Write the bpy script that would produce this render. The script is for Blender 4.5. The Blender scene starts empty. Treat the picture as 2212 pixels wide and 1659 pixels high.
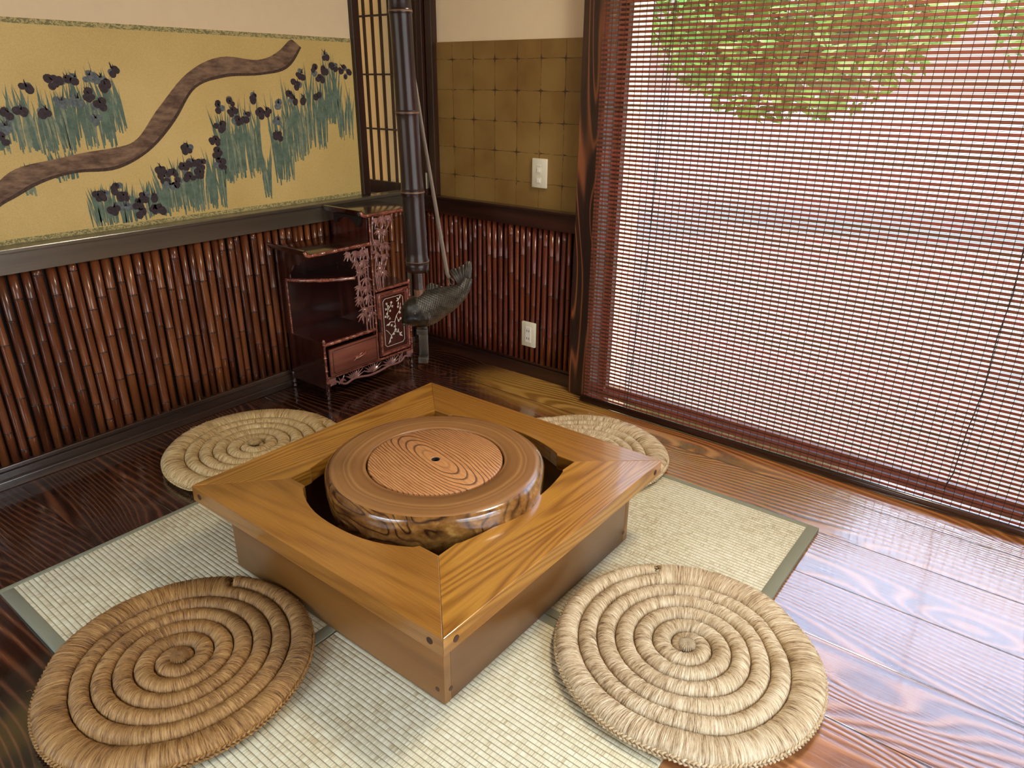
import bpy, bmesh, math, random
from mathutils import Vector, Matrix
from math import sin, cos, pi, radians, sqrt, atan2, floor, hypot, exp

S = bpy.context.scene
COL = S.collection

# ------------------------------------------------------------------ camera
F_PX, YAW, PITCH, ROLL = 1541.0, -0.660996, 0.400490, 0.008878
CAM = Vector((1.227515, -1.240253, 1.306577))
fw = Vector((sin(YAW) * cos(PITCH), cos(YAW) * cos(PITCH), -sin(PITCH)))
rt = Vector((cos(YAW), -sin(YAW), 0))
up = rt.cross(fw)
rt2 = cos(ROLL) * rt + sin(ROLL) * up
up2 = -sin(ROLL) * rt + cos(ROLL) * up
cam_d = bpy.data.cameras.new('camera')
cam_d.sensor_width = 36.0
cam_d.lens = F_PX / 2212 * 36.0
cam_d.clip_start = 0.02
cam = bpy.data.objects.new('camera', cam_d)
COL.objects.link(cam)
M = Matrix((rt2, up2, -fw)).transposed().to_4x4()
M.translation = CAM
cam.matrix_world = M
S.camera = cam

# ------------------------------------------------------------------ colour management, sky, daylight
S.view_settings.view_transform = 'Standard'
S.view_settings.look = 'None'
S.view_settings.exposure = 0.25
S.view_settings.gamma = 1.0
S.view_settings.use_curve_mapping = False

SKY_LOW, SKY_HIGH = 1.1, 20.0
W = bpy.data.worlds.new('sky')
S.world = W
W.use_nodes = True
wn = W.node_tree
wn.nodes.clear()
wo = wn.nodes.new('ShaderNodeOutputWorld')
wb = wn.nodes.new('ShaderNodeBackground')
wtc = wn.nodes.new('ShaderNodeTexCoord')
wsp = wn.nodes.new('ShaderNodeSeparateXYZ')
wr = wn.nodes.new('ShaderNodeValToRGB')
wr.color_ramp.elements[0].position = 0.0
wr.color_ramp.elements[0].color = (1.0, 0.97, 0.90, 1)
wr.color_ramp.elements[1].position = 0.6
wr.color_ramp.elements[1].color = (0.46, 0.67, 1.0, 1)
e = wr.color_ramp.elements.new(0.28)
e.color = (0.95, 0.95, 0.92, 1)
wn.links.new(wtc.outputs['Generated'], wsp.inputs[0])
wn.links.new(wsp.outputs['Z'], wr.inputs['Fac'])
wn.links.new(wr.outputs['Color'], wb.inputs['Color'])
# a hazy sky, dimmer at the horizon and brightest high up
ws = wn.nodes.new('ShaderNodeMapRange')
ws.interpolation_type = 'SMOOTHSTEP'
ws.inputs['From Min'].default_value = 0.34
ws.inputs['From Max'].default_value = 0.60
ws.inputs['To Min'].default_value = SKY_LOW
ws.inputs['To Max'].default_value = SKY_HIGH
wn.links.new(wsp.outputs['Z'], ws.inputs['Value'])
wn.links.new(ws.outputs[0], wb.inputs['Strength'])
wn.links.new(wb.outputs[0], wo.inputs[0])


def sun_light(name, direction, strength, color, angle):
    d = bpy.data.lights.new(name, 'SUN')
    d.energy = strength
    d.color = color
    d.angle = radians(angle)
    o = bpy.data.objects.new(name, d)
    COL.objects.link(o)
    o.location = (2, 4, 5)
    o.rotation_euler = Vector(direction).to_track_quat('-Z', 'Y').to_euler()


sun_light('sun', (-0.62, -0.38, -0.68), 13.0, (1.0, 0.90, 0.70), 5)


def window_light(name, loc, direction, sx, sy, power, color):
    d = bpy.data.lights.new(name, 'AREA')
    d.shape = 'RECTANGLE'
    d.size, d.size_y = sx, sy
    d.energy = power
    d.color = color
    o = bpy.data.objects.new(name, d)
    COL.objects.link(o)
    o.location = loc
    o.rotation_euler = Vector(direction).to_track_quat('-Z', 'Y').to_euler()


# daylight entering by the room's two other windows (built below at the same places)
window_light('daylight_right_window', (2.78, -0.65, 1.12), (-1, 0, -0.05), 2.2, 1.7, 28, (0.95, 0.97, 1.0))
window_light('daylight_front_window', (-0.2, -2.78, 1.35), (0, 1, -0.15), 1.7, 1.2, 9, (1.0, 0.95, 0.88))
# unseen overhead light, added to brighten tops more than sides
ld = bpy.data.lights.new('added_ceiling_light', 'AREA')
ld.shape = 'DISK'
ld.size = 0.42
ld.energy = 30
ld.color = (1.0, 0.87, 0.68)
lo_ = bpy.data.objects.new('added_ceiling_light', ld)
COL.objects.link(lo_)
lo_.location = (0.85, 0.70, 2.295)

# ------------------------------------------------------------------ node helpers


def new_mat(name):
    m = bpy.data.materials.new(name)
    m.use_nodes = True
    nt = m.node_tree
    nt.nodes.clear()
    out = nt.nodes.new('ShaderNodeOutputMaterial')
    b = nt.nodes.new('ShaderNodeBsdfPrincipled')
    nt.links.new(b.outputs[0], out.inputs[0])
    return m, nt, b, out


def N(nt, t, **kw):
    n = nt.nodes.new(t)
    for k, v in kw.items():
        setattr(n, k, v)
    return n


def setv(nt, sock, v):
    if isinstance(v, bpy.types.NodeSocket):
        nt.links.new(v, sock)
    else:
        sock.default_value = v


def MA(nt, op, a, b=None, c=None, clamp=False):
    n = N(nt, 'ShaderNodeMath', operation=op)
    n.use_clamp = clamp
    setv(nt, n.inputs[0], a)
    if b is not None:
        setv(nt, n.inputs[1], b)
    if c is not None:
        setv(nt, n.inputs[2], c)
    return n.outputs[0]


def ramp(nt, fac, stops, interp='LINEAR'):
    n = N(nt, 'ShaderNodeValToRGB')
    n.color_ramp.interpolation = interp
    els = n.color_ramp.elements
    while len(els) < len(stops):
        els.new(0.5)
    for e_, (p, c) in zip(els, stops):
        e_.position = p
        e_.color = (c[0], c[1], c[2], 1) if not isinstance(c, (int, float)) else (c, c, c, 1)
    setv(nt, n.inputs['Fac'], fac)
    return n.outputs['Color']


def mix(nt, fac, a, b, mode='MIX'):
    n = N(nt, 'ShaderNodeMix', data_type='RGBA', blend_type=mode)
    setv(nt, n.inputs[0], fac)
    for s, v in ((n.inputs[6], a), (n.inputs[7], b)):
        if isinstance(v, (tuple, list)) and len(v) == 3:
            v = (*v, 1)
        setv(nt, s, v)
    return n.outputs[2]


def noise(nt, vec, scale, detail=2, rough=0.5, dist=0.0):
    n = N(nt, 'ShaderNodeTexNoise')
    setv(nt, n.inputs['Vector'], vec)
    n.inputs['Scale'].default_value = scale
    n.inputs['Detail'].default_value = detail
    n.inputs['Roughness'].default_value = rough
    n.inputs['Distortion'].default_value = dist
    return n.outputs['Fac']


def mapping(nt, vec, scale=(1, 1, 1), loc=(0, 0, 0), rot=(0, 0, 0)):
    n = N(nt, 'ShaderNodeMapping')
    setv(nt, n.inputs['Vector'], vec)
    n.inputs['Scale'].default_value = scale
    n.inputs['Rotation'].default_value = rot
    if isinstance(loc, bpy.types.NodeSocket):
        nt.links.new(loc, n.inputs['Location'])
    else:
        n.inputs['Location'].default_value = loc
    return n.outputs[0]


def bump(nt, b, height, strength=0.3, dist=0.001):
    n = N(nt, 'ShaderNodeBump')
    n.inputs['Strength'].default_value = strength
    n.inputs['Distance'].default_value = dist
    setv(nt, n.inputs['Height'], height)
    nt.links.new(n.outputs[0], b.inputs['Normal'])
    return n


def objco(nt):
    return N(nt, 'ShaderNodeTexCoord').outputs['Object']


def rand_off(nt, k=10.0):
    oi = N(nt, 'ShaderNodeObjectInfo')
    r = MA(nt, 'MULTIPLY', oi.outputs['Random'], k)
    c = N(nt, 'ShaderNodeCombineXYZ')
    for i in range(3):
        nt.links.new(r, c.inputs[i])
    return c.outputs[0]


def plain(name, col, rough=0.5, metal=0.0, coat=0.0, bmp=None, var=0.0, spec=0.5):
    m, nt, b, _ = new_mat(name)
    b.inputs['Base Color'].default_value = (*col, 1)
    b.inputs['Roughness'].default_value = rough
    b.inputs['Metallic'].default_value = metal
    b.inputs['Coat Weight'].default_value = coat
    b.inputs['Coat Roughness'].default_value = 0.15
    b.inputs['Specular IOR Level'].default_value = spec
    co = objco(nt)
    if var:
        n_ = noise(nt, co, 14, 4, 0.6)
        cc = mix(nt, n_, tuple(x * (1 - var) for x in col), tuple(min(1, x * (1 + var)) for x in col))
        nt.links.new(cc, b.inputs['Base Color'])
    if bmp:
        bump(nt, b, noise(nt, co, bmp[0], 3), bmp[1], bmp[2])
    return m


def wood(name, axis, dark, light, lines=16.0, scale=3.0, stretch=0.12, rough=0.35, coat=0.3, contrast=0.5,
         fiber=0.25, bmp=0.15, warp=0.6, coat_r=0.12, line_pow=1.0, dark_lines=0.0):
    """grain runs along axis; the contours of a stretched noise give the year rings"""
    m, nt, b, _ = new_mat(name)
    sc = [1.0, 1.0, 1.0]
    i = 'XYZ'.index(axis)
    sc[i] = stretch
    co = mapping(nt, objco(nt), tuple(sc), rand_off(nt))
    n1 = noise(nt, co, scale, 2, 0.45, warp)
    s = MA(nt, 'SINE', MA(nt, 'MULTIPLY', n1, lines * 6.283))
    s = MA(nt, 'MULTIPLY_ADD', s, 0.5, 0.5)
    if line_pow != 1.0:
        s = MA(nt, 'POWER', s, line_pow)
    if dark_lines:
        s = MA(nt, 'SUBTRACT', 1.0, MA(nt, 'POWER', MA(nt, 'SUBTRACT', 1.0, s), dark_lines))
    sc2 = [1.0, 1.0, 1.0]
    sc2[i] = 0.03
    n2 = noise(nt, mapping(nt, objco(nt), tuple(sc2), rand_off(nt)), 260, 3, 0.6)
    n3 = noise(nt, co, scale * 0.9, 2, 0.5)
    f = MA(nt, 'MULTIPLY_ADD', s, contrast, (1 - contrast) * 0.5)
    f = MA(nt, 'ADD', f, MA(nt, 'MULTIPLY', MA(nt, 'SUBTRACT', n2, 0.5), fiber * 2), None, True)
    f = MA(nt, 'ADD', f, MA(nt, 'MULTIPLY', MA(nt, 'SUBTRACT', n3, 0.5), 0.5), None, True)
    nt.links.new(ramp(nt, f, [(0.0, dark), (1.0, light)]), b.inputs['Base Color'])
    b.inputs['Roughness'].default_value = rough
    b.inputs['Coat Weight'].default_value = coat
    b.inputs['Coat Roughness'].default_value = coat_r
    b.inputs['Coat IOR'].default_value = 1.5 + 0.35 * coat
    if bmp:
        bump(nt, b, MA(nt, 'ADD', s, MA(nt, 'MULTIPLY', n2, 0.5)), bmp, 0.0006)
    return m


# ------------------------------------------------------------------ mesh builder


class MB:
    def __init__(self):
        self.v, self.f, self.m, self.uv = [], [], [], {}

    def add(self, vs, fs, mi=0):
        o = len(self.v)
        self.v += [tuple(p) for p in vs]
        for f_ in fs:
            self.f.append(tuple(i + o for i in f_))
            self.m.append(mi)
        return self

    def box(self, x0, x1, y0, y1, z0, z1, mi=0, bev=0.0, rot=None):
        if bev > 0:
            return self.cbox(x0, x1, y0, y1, z0, z1, bev, mi, rot)
        vs = [(x, y, z) for x in (x0, x1) for y in (y0, y1) for z in (z0, z1)]
        if rot:
            vs = [rot @ Vector(p) for p in vs]
        return self.add(vs, [(0, 1, 3, 2), (4, 6, 7, 5), (0, 4, 5, 1), (2, 3, 7, 6), (0, 2, 6, 4), (1, 5, 7, 3)], mi)

    def cbox(self, x0, x1, y0, y1, z0, z1, c, mi=0, rot=None):
        """box with chamfered edges"""
        c = min(c, (x1 - x0) * .49, (y1 - y0) * .49, (z1 - z0) * .49)
        bm = bmesh.new()
        bmesh.ops.create_cube(bm, size=1)
        for v in bm.verts:
            v.co = Vector(((x0 + x1) / 2 + v.co.x * (x1 - x0), (y0 + y1) / 2 + v.co.y * (y1 - y0), (z0 + z1) / 2 + v.co.z * (z1 - z0)))
        bmesh.ops.bevel(bm, geom=bm.edges[:], offset=c, segments=2, affect='EDGES', profile=0.5)
        bm.verts.index_update()
        vs = [v.co.copy() for v in bm.verts]
        if rot:
            vs = [rot @ p for p in vs]
        fs = [[v.index for v in f_.verts] for f_ in bm.faces]
        bm.free()
        return self.add(vs, fs, mi)

    def tube(self, pts, rad, n=10, mi=0, cap=True, squash=1.0, upv=None):
        pts = [Vector(p) for p in pts]
        if not hasattr(rad, '__len__'):
            rad = [rad] * len(pts)
        vs, fs = [], []
        prev = None
        for i, p in enumerate(pts):
            t = (pts[min(i + 1, len(pts) - 1)] - pts[max(i - 1, 0)])
            if t.length < 1e-9:
                t = Vector((0, 0, 1))
            t.normalize()
            if prev is None:
                a = Vector(upv) if upv else (Vector((1, 0, 0)) if abs(t.x) < 0.9 else Vector((0, 1, 0)))
            else:
                a = prev
            a = (a - t * a.dot(t)).normalized()
            prev = a
            b = t.cross(a)
            for k in range(n):
                an = 2 * pi * k / n
                vs.append(p + (a * cos(an) + b * sin(an) * squash) * rad[i])
        L = len(pts)
        for i in range(L - 1):
            for k in range(n):
                k2 = (k + 1) % n
                fs.append((i * n + k, i * n + k2, (i + 1) * n + k2, (i + 1) * n + k))
        if cap:
            fs.append(tuple(reversed(range(n))))
            fs.append(tuple((L - 1) * n + k for k in range(n)))
        return self.add(vs, fs, mi)

    def prism(self, poly, ax, a0, a1, mi=0):
        """poly in the plane normal to ax (0 x: (y,z); 1 y: (x,z); 2 z: (x,y)), extruded a0..a1"""
        def P(p, a):
            return (a, p[0], p[1]) if ax == 0 else (p[0], a, p[1]) if ax == 1 else (p[0], p[1], a)
        n = len(poly)
        vs = [P(p, a0) for p in poly] + [P(p, a1) for p in poly]
        fs = [tuple(range(n)), tuple(range(2 * n - 1, n - 1, -1))]
        for i in range(n):
            j = (i + 1) % n
            fs.append((i, i + n, j + n, j))
        return self.add(vs, fs, mi)

    def lathe(self, prof, n=24, mi=0, c=(0, 0), ax=2, rf=None):
        """prof: (r, z) list turned about a vertical axis through c"""
        vs, fs = [], []
        for r, z in prof:
            for k in range(n):
                a = 2 * pi * k / n
                rr = r * (rf(a, z) if rf else 1)
                vs.append((c[0] + rr * cos(a), c[1] + rr * sin(a), z))
        for i in range(len(prof) - 1):
            for k in range(n):
                k2 = (k + 1) % n
                fs.append((i * n + k, i * n + k2, (i + 1) * n + k2, (i + 1) * n + k))
        return self.add(vs, fs, mi)

    def disc(self, z, r, n, c=(0, 0), mi=0, rf=None):
        vs = [(c[0] + r * (rf(2 * pi * k / n, z) if rf else 1) * cos(2 * pi * k / n), c[1] + r * (rf(2 * pi * k / n, z) if rf else 1) * sin(2 * pi * k / n), z) for k in range(n)]
        return self.add(vs, [tuple(range(n))], mi)

    def blob(self, c, r, n=8, mi=0, rot=None):
        """ellipsoid"""
        vs, fs = [], []
        R_ = r if hasattr(r, '__len__') else (r, r, r)
        rings = max(4, n // 2 + 1)
        for i in range(1, rings):
            ph = pi * i / rings
            for k in range(n):
                a = 2 * pi * k / n
                v = Vector((R_[0] * sin(ph) * cos(a), R_[1] * sin(ph) * sin(a), R_[2] * cos(ph)))
                if rot:
                    v = rot @ v
                vs.append(Vector(c) + v)
        t = Vector((0, 0, R_[2]))
        bt = Vector((0, 0, -R_[2]))
        if rot:
            t, bt = rot @ t, rot @ bt
        vs += [Vector(c) + t, Vector(c) + bt]
        T, B = len(vs) - 2, len(vs) - 1
        for i in range(rings - 2):
            for k in range(n):
                k2 = (k + 1) % n
                fs.append((i * n + k, (i + 1) * n + k, (i + 1) * n + k2, i * n + k2))
        for k in range(n):
            k2 = (k + 1) % n
            fs.append((T, k, k2))
            fs.append((B, (rings - 2) * n + k2, (rings - 2) * n + k))
        return self.add(vs, fs, mi)

    def build(self, name, mats, parent=None, smooth=False, org=None, angle=None):
        """verts are in world coordinates; org (or the parent's place) becomes the object's origin"""
        base = Vector((0, 0, 0))
        if parent is not None:
            q = parent
            while q is not None:
                base += q.location
                q = q.parent
        o0 = Vector(org) if org is not None else base
        me = bpy.data.meshes.new(name)
        me.from_pydata([tuple(Vector(p) - o0) for p in self.v], [], self.f)
        if not isinstance(mats, (list, tuple)):
            mats = [mats]
        for mt in mats:
            me.materials.append(mt)
        me.polygons.foreach_set('material_index', self.m)
        if self.uv:
            ul = me.uv_layers.new(name='UVMap')
            for li, l in enumerate(me.loops):
                ul.data[li].uv = self.uv.get(l.vertex_index, (0, 0))
        bm = bmesh.new()
        bm.from_mesh(me)
        bmesh.ops.recalc_face_normals(bm, faces=bm.faces[:])
        if smooth or angle:
            for f_ in bm.faces:
                f_.smooth = True
            if angle:
                for e_ in bm.edges:
                    if len(e_.link_faces) == 2 and e_.calc_face_angle(0) > radians(angle):
                        e_.smooth = False
        bm.to_mesh(me)
        bm.free()
        o = bpy.data.objects.new(name, me)
        COL.objects.link(o)
        o.location = o0 - base
        if parent is not None:
            o.parent = parent
        return o


def tag(o, label=None, cat=None, group=None, kind=None):
    if label:
        o['label'] = label
    if cat:
        o['category'] = cat
    if group:
        o['group'] = group
    if kind:
        o['kind'] = kind
    return o


def empty(name, loc, label, cat, group=None):
    o = bpy.data.objects.new(name, None)
    o.empty_display_size = 0.05
    COL.objects.link(o)
    o.location = loc
    return tag(o, label, cat, group)


def struct(mb, name, mats, **kw):
    o = mb.build(name, mats, **kw)
    o['kind'] = 'structure'
    return o


# ------------------------------------------------------------------ materials
M_trim_d = wood('dark_trim_wood', 'Y', (0.012, 0.005, 0.004), (0.055, 0.022, 0.014), 8, 5, 0.06, 0.22, 0.5, 0.5)
M_trim_x = wood('dark_trim_wood_across', 'X', (0.012, 0.004, 0.003), (0.06, 0.02, 0.012), 8, 5, 0.06, 0.28, 0.4, 0.5)
M_trim_z = wood('dark_frame_wood', 'Z', (0.012, 0.004, 0.003), (0.05, 0.017, 0.010), 6, 6, 0.05, 0.35, 0.2, 0.5)
M_rail = wood('olive_sheen_rail_wood', 'Y', (0.035, 0.028, 0.018), (0.10, 0.082, 0.055), 6, 5, 0.04, 0.30, 1.0, 0.4, coat_r=0.25)  # olive sheen reflected from the blind, put into the base colour
M_post = wood('stained_cedar_post', 'Z', (0.014, 0.005, 0.004), (0.30, 0.10, 0.038), 15, 4.5, 0.14, 0.40, 0.2, 0.95, 0.12, 0.4, line_pow=9)
M_base = wood('dark_baseboard_wood', 'Y', (0.020, 0.013, 0.010), (0.10, 0.062, 0.045), 12, 6, 0.05, 0.22, 0.6, 0.5)
M_table = wood('amber_table_wood', 'X', (0.15, 0.050, 0.006), (0.42, 0.19, 0.030), 30, 3.0, 0.06, 0.30, 0.6, 0.26, 0.42, 0.05, coat_r=0.10, dark_lines=2.0, warp=0.2)
M_table_y = wood('amber_table_wood_lengthwise', 'Y', (0.17, 0.050, 0.005), (0.56, 0.275, 0.038), 52, 3.6, 0.10, 0.30, 0.6, 0.42, 0.34, 0.08, coat_r=0.10, dark_lines=1.5, warp=0.25)
M_skirt = wood('shaded_skirt_wood', 'X', (0.12, 0.044, 0.007), (0.29, 0.125, 0.026), 5, 3.5, 0.08, 0.36, 0.22, 0.4, 0.16, 0.03)  # table wood darkened: shade on the sides put into the colour
M_skirt_y = wood('shaded_skirt_wood_lengthwise', 'Y', (0.07, 0.024, 0.005), (0.17, 0.068, 0.015), 5, 3.5, 0.08, 0.30, 0.35, 0.4, 0.16, 0.03)  # darker copy of the skirt wood, for the more shaded sides
M_peg = plain('dark_peg', (0.05, 0.022, 0.012), 0.5)
M_cab = wood('rosewood', 'Y', (0.012, 0.003, 0.003), (0.050, 0.011, 0.009), 8, 8, 0.06, 0.22, 1.0, 0.4, 0.3, 0.05, coat_r=0.15)
M_cabz = wood('rosewood_upright', 'Z', (0.020, 0.004, 0.003), (0.095, 0.018, 0.012), 8, 8, 0.06, 0.24, 0.8, 0.5, 0.4, 0.05, coat_r=0.15)
M_cabedge = wood('polished_bamboo_carving', 'Y', (0.07, 0.012, 0.008), (0.42, 0.13, 0.085), 6, 30, 0.3, 0.20, 1.0, 0.6, 0.2, 0.0, coat_r=0.2)
M_draw = wood('drawer_rosewood', 'Y', (0.12, 0.034, 0.024), (0.30, 0.10, 0.07), 8, 8, 0.06, 0.28, 0.5, 0.4, 0.4, 0.05)
M_carve = plain('carved_rosewood_sheen', (0.27, 0.13, 0.12), 0.20, 0.0, 1.0, None, 0.35)  # base colour paled to carry the whitish sheen of the polish
M_pearl = plain('mother_of_pearl', (0.80, 0.78, 0.70), 0.25, 0.0, 0.5, None, 0.1)
M_plaster = plain('cream_plaster', (0.80, 0.66, 0.44), 0.9, 0, 0, (220, 0.35, 0.002), 0.04)
M_ceil = plain('ceiling_board', (0.42, 0.30, 0.19), 0.8)
M_ivory = plain('ivory_plastic', (0.78, 0.76, 0.62), 0.35)
M_white = plain('white_plastic', (0.86, 0.86, 0.80), 0.3)
M_slot = plain('slot_black', (0.02, 0.02, 0.02), 0.6)
M_metal = plain('hinge_metal', (0.45, 0.40, 0.33), 0.35, 1.0)
M_iron = plain('cast_iron', (0.075, 0.068, 0.056), 0.38, 0.75, 0.0, (60, 0.3, 0.002), 0.35)
M_cord = plain('grey_brown_strap', (0.17, 0.13, 0.10), 0.55, 0.2, 0, None, 0.2)
M_thread = plain('blind_thread', (0.05, 0.025, 0.02), 0.8)


def mat_paper():
    m, nt, b, out = new_mat('shoji_paper')
    b.inputs['Base Color'].default_value = (0.80, 0.67, 0.45, 1)
    b.inputs['Roughness'].default_value = 0.9
    tr = N(nt, 'ShaderNodeBsdfTranslucent')
    tr.inputs['Color'].default_value = (0.62, 0.46, 0.27, 1)
    ms = N(nt, 'ShaderNodeMixShader')
    ms.inputs[0].default_value = 0.30
    nt.links.new(b.outputs[0], ms.inputs[1])
    nt.links.new(tr.outputs[0], ms.inputs[2])
    nt.links.new(ms.outputs[0], out.inputs[0])
    return m


M_paper = mat_paper()


def mat_floor():
    m, nt, b, out = new_mat('stained_cedar_floor')
    co = objco(nt)
    sp = N(nt, 'ShaderNodeSeparateXYZ')
    nt.links.new(co, sp.inputs[0])
    X, Y = sp.outputs['X'], sp.outputs['Y']
    PW = 0.243
    yy = MA(nt, 'DIVIDE', MA(nt, 'ADD', Y, 2.0 * PW - 0.376), PW)
    pid = MA(nt, 'FLOOR', yy)
    fy = MA(nt, 'FRACT', yy)
    xo = MA(nt, 'ADD', X, MA(nt, 'MULTIPLY', pid, 3.71))
    cb = N(nt, 'ShaderNodeCombineXYZ')
    nt.links.new(MA(nt, 'MULTIPLY', xo, 0.16), cb.inputs[0])
    nt.links.new(Y, cb.inputs[1])
    nt.links.new(MA(nt, 'MULTIPLY', pid, 1.37), cb.inputs[2])
    n1 = noise(nt, cb.outputs[0], 3.2, 1.0, 0.4, 0.1)
    # knots: cells stretched along the plank
    ck = N(nt, 'ShaderNodeCombineXYZ')
    nt.links.new(MA(nt, 'MULTIPLY', xo, 1.5), ck.inputs[0])
    nt.links.new(MA(nt, 'MULTIPLY', Y, 4.1), ck.inputs[1])
    vo = N(nt, 'ShaderNodeTexVoronoi')
    vo.voronoi_dimensions = '2D'
    vo.inputs['Scale'].default_value = 1.0
    nt.links.new(ck.outputs[0], vo.inputs['Vector'])
    ds = vo.outputs['Distance']
    kn = MA(nt, 'POWER', 2.718, MA(nt, 'MULTIPLY', MA(nt, 'MULTIPLY', ds, ds), -14.0))
    ph = MA(nt, 'ADD', MA(nt, 'MULTIPLY', n1, 15.0), MA(nt, 'MULTIPLY', kn, 3.0))
    ph = MA(nt, 'ADD', ph, MA(nt, 'MULTIPLY', Y, 46.0))
    s = MA(nt, 'MULTIPLY_ADD', MA(nt, 'SINE', MA(nt, 'MULTIPLY', ph, 6.283)), 0.5, 0.5)
    cf = N(nt, 'ShaderNodeCombineXYZ')
    nt.links.new(MA(nt, 'MULTIPLY', xo, 0.03), cf.inputs[0])
    nt.links.new(Y, cf.inputs[1])
    n2 = noise(nt, cf.outputs[0], 170, 3, 0.6)
    n3 = noise(nt, co, 1.7, 3, 0.55)
    f = MA(nt, 'ADD', MA(nt, 'MULTIPLY', MA(nt, 'POWER', s, 2.2), 0.42), MA(nt, 'MULTIPLY', n2, 0.35))
    f = MA(nt, 'ADD', f, MA(nt, 'MULTIPLY', MA(nt, 'SUBTRACT', n3, 0.5), 0.75), None, True)
    col = ramp(nt, f, [(0.14, (0.010, 0.0038, 0.0025)), (0.38, (0.032, 0.011, 0.006)), (0.60, (0.12, 0.040, 0.016)), (0.85, (0.30, 0.12, 0.045))])
    kc = ramp(nt, ds, [(0.0, 1.0), (0.07, 0.6), (0.13, 0.0)])
    col = mix(nt, MA(nt, 'MULTIPLY', kc, 0.55), col, (0.10, 0.03, 0.012))
    # warm light from the window put into the colour of the boards there
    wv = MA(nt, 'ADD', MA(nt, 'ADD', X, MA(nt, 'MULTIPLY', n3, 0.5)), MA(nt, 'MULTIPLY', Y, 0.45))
    win_glow = ramp(nt, MA(nt, 'MULTIPLY_ADD', wv, 0.5, 0.35), [(0.30, 0.0), (0.66, 1.0)])
    worn = ramp(nt, f, [(0.0, (0.10, 0.030, 0.010)), (0.4, (0.38, 0.145, 0.045)), (1.0, (0.60, 0.29, 0.10))])  # plank tones brightened as the window light would
    col = mix(nt, win_glow, col, worn)  # worn: not wear, the plank tones brightened for the window light
    # sunlight slipping past the blind, painted as a golden patch beside the post
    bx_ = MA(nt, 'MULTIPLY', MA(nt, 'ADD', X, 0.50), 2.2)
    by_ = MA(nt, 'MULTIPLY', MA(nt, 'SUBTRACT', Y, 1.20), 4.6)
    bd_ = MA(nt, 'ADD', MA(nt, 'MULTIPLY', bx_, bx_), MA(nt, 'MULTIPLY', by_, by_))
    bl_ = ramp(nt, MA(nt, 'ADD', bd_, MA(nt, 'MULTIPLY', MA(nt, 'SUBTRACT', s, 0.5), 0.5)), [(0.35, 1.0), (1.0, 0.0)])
    sun_patch = ramp(nt, f, [(0.0, (0.16, 0.060, 0.012)), (0.35, (0.46, 0.25, 0.05)), (1.0, (0.70, 0.45, 0.12))])
    col = mix(nt, bl_, col, sun_patch)
    gap = ramp(nt, fy, [(0.0, 1.0), (0.008, 1.0), (0.014, 0.0), (0.992, 0.0), (1.0, 0.6)])
    col = mix(nt, gap, col, (0.006, 0.003, 0.002))
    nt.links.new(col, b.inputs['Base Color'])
    rr = MA(nt, 'MULTIPLY_ADD', noise(nt, co, 5, 4, 0.6), 0.12, 0.17)
    nt.links.new(rr, b.inputs['Roughness'])
    b.inputs['Coat Weight'].default_value = 1.0
    b.inputs['Coat Roughness'].default_value = 0.06
    b.inputs['Coat IOR'].default_value = 1.85
    h = MA(nt, 'SUBTRACT', MA(nt, 'MULTIPLY', s, 0.35), MA(nt, 'MULTIPLY', gap, 3.0))
    h = MA(nt, 'ADD', h, MA(nt, 'MULTIPLY', n2, 0.5))
    bp = bump(nt, b, h, 0.35, 0.0012)
    nt.links.new(bp.outputs[0], b.inputs['Coat Normal'])
    return m


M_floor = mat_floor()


def mat_tatami():
    m, nt, b, out = new_mat('woven_rush')
    co = objco(nt)
    sp = N(nt, 'ShaderNodeSeparateXYZ')
    nt.links.new(co, sp.inputs[0])
    X, Y = sp.outputs['X'], sp.outputs['Y']
    pitch = 0.0132
    t = MA(nt, 'DIVIDE', Y, pitch)
    rid = MA(nt, 'FLOOR', t)
    rib = MA(nt, 'ABSOLUTE', MA(nt, 'SINE', MA(nt, 'MULTIPLY', t, pi)))
    rib = MA(nt, 'POWER', rib, 0.55)
    cc = N(nt, 'ShaderNodeCombineXYZ')
    nt.links.new(MA(nt, 'MULTIPLY', X, 1.0), cc.inputs[0])
    nt.links.new(MA(nt, 'MULTIPLY', rid, 0.73), cc.inputs[1])
    straw = noise(nt, cc.outputs[0], 420, 1, 0.5)
    patch = noise(nt, cc.outputs[0], 40, 1, 0.5)
    big = noise(nt, co, 3, 2)
    f = MA(nt, 'ADD', MA(nt, 'MULTIPLY', straw, 0.65), MA(nt, 'MULTIPLY', patch, 0.35))
    f = MA(nt, 'ADD', f, MA(nt, 'MULTIPLY', MA(nt, 'SUBTRACT', big, 0.5), 0.3))
    col = ramp(nt, f, [(0.28, (0.36, 0.27, 0.13)), (0.5, (0.62, 0.56, 0.36)), (0.72, (0.72, 0.69, 0.50))])
    col = mix(nt, ramp(nt, rib, [(0.15, 0.95), (0.62, 0.0)]), col, (0.21, 0.165, 0.085))
    nt.links.new(col, b.inputs['Base Color'])
    b.inputs['Roughness'].default_value = 0.55
    bump(nt, b, MA(nt, 'ADD', rib, MA(nt, 'MULTIPLY', straw, 0.35)), 0.9, 0.0022)
    return m


M_tatami = mat_tatami()
M_bind = plain('sage_cloth_binding', (0.20, 0.195, 0.125), 0.8, 0, 0, (900, 0.3, 0.0006), 0.08)


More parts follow.
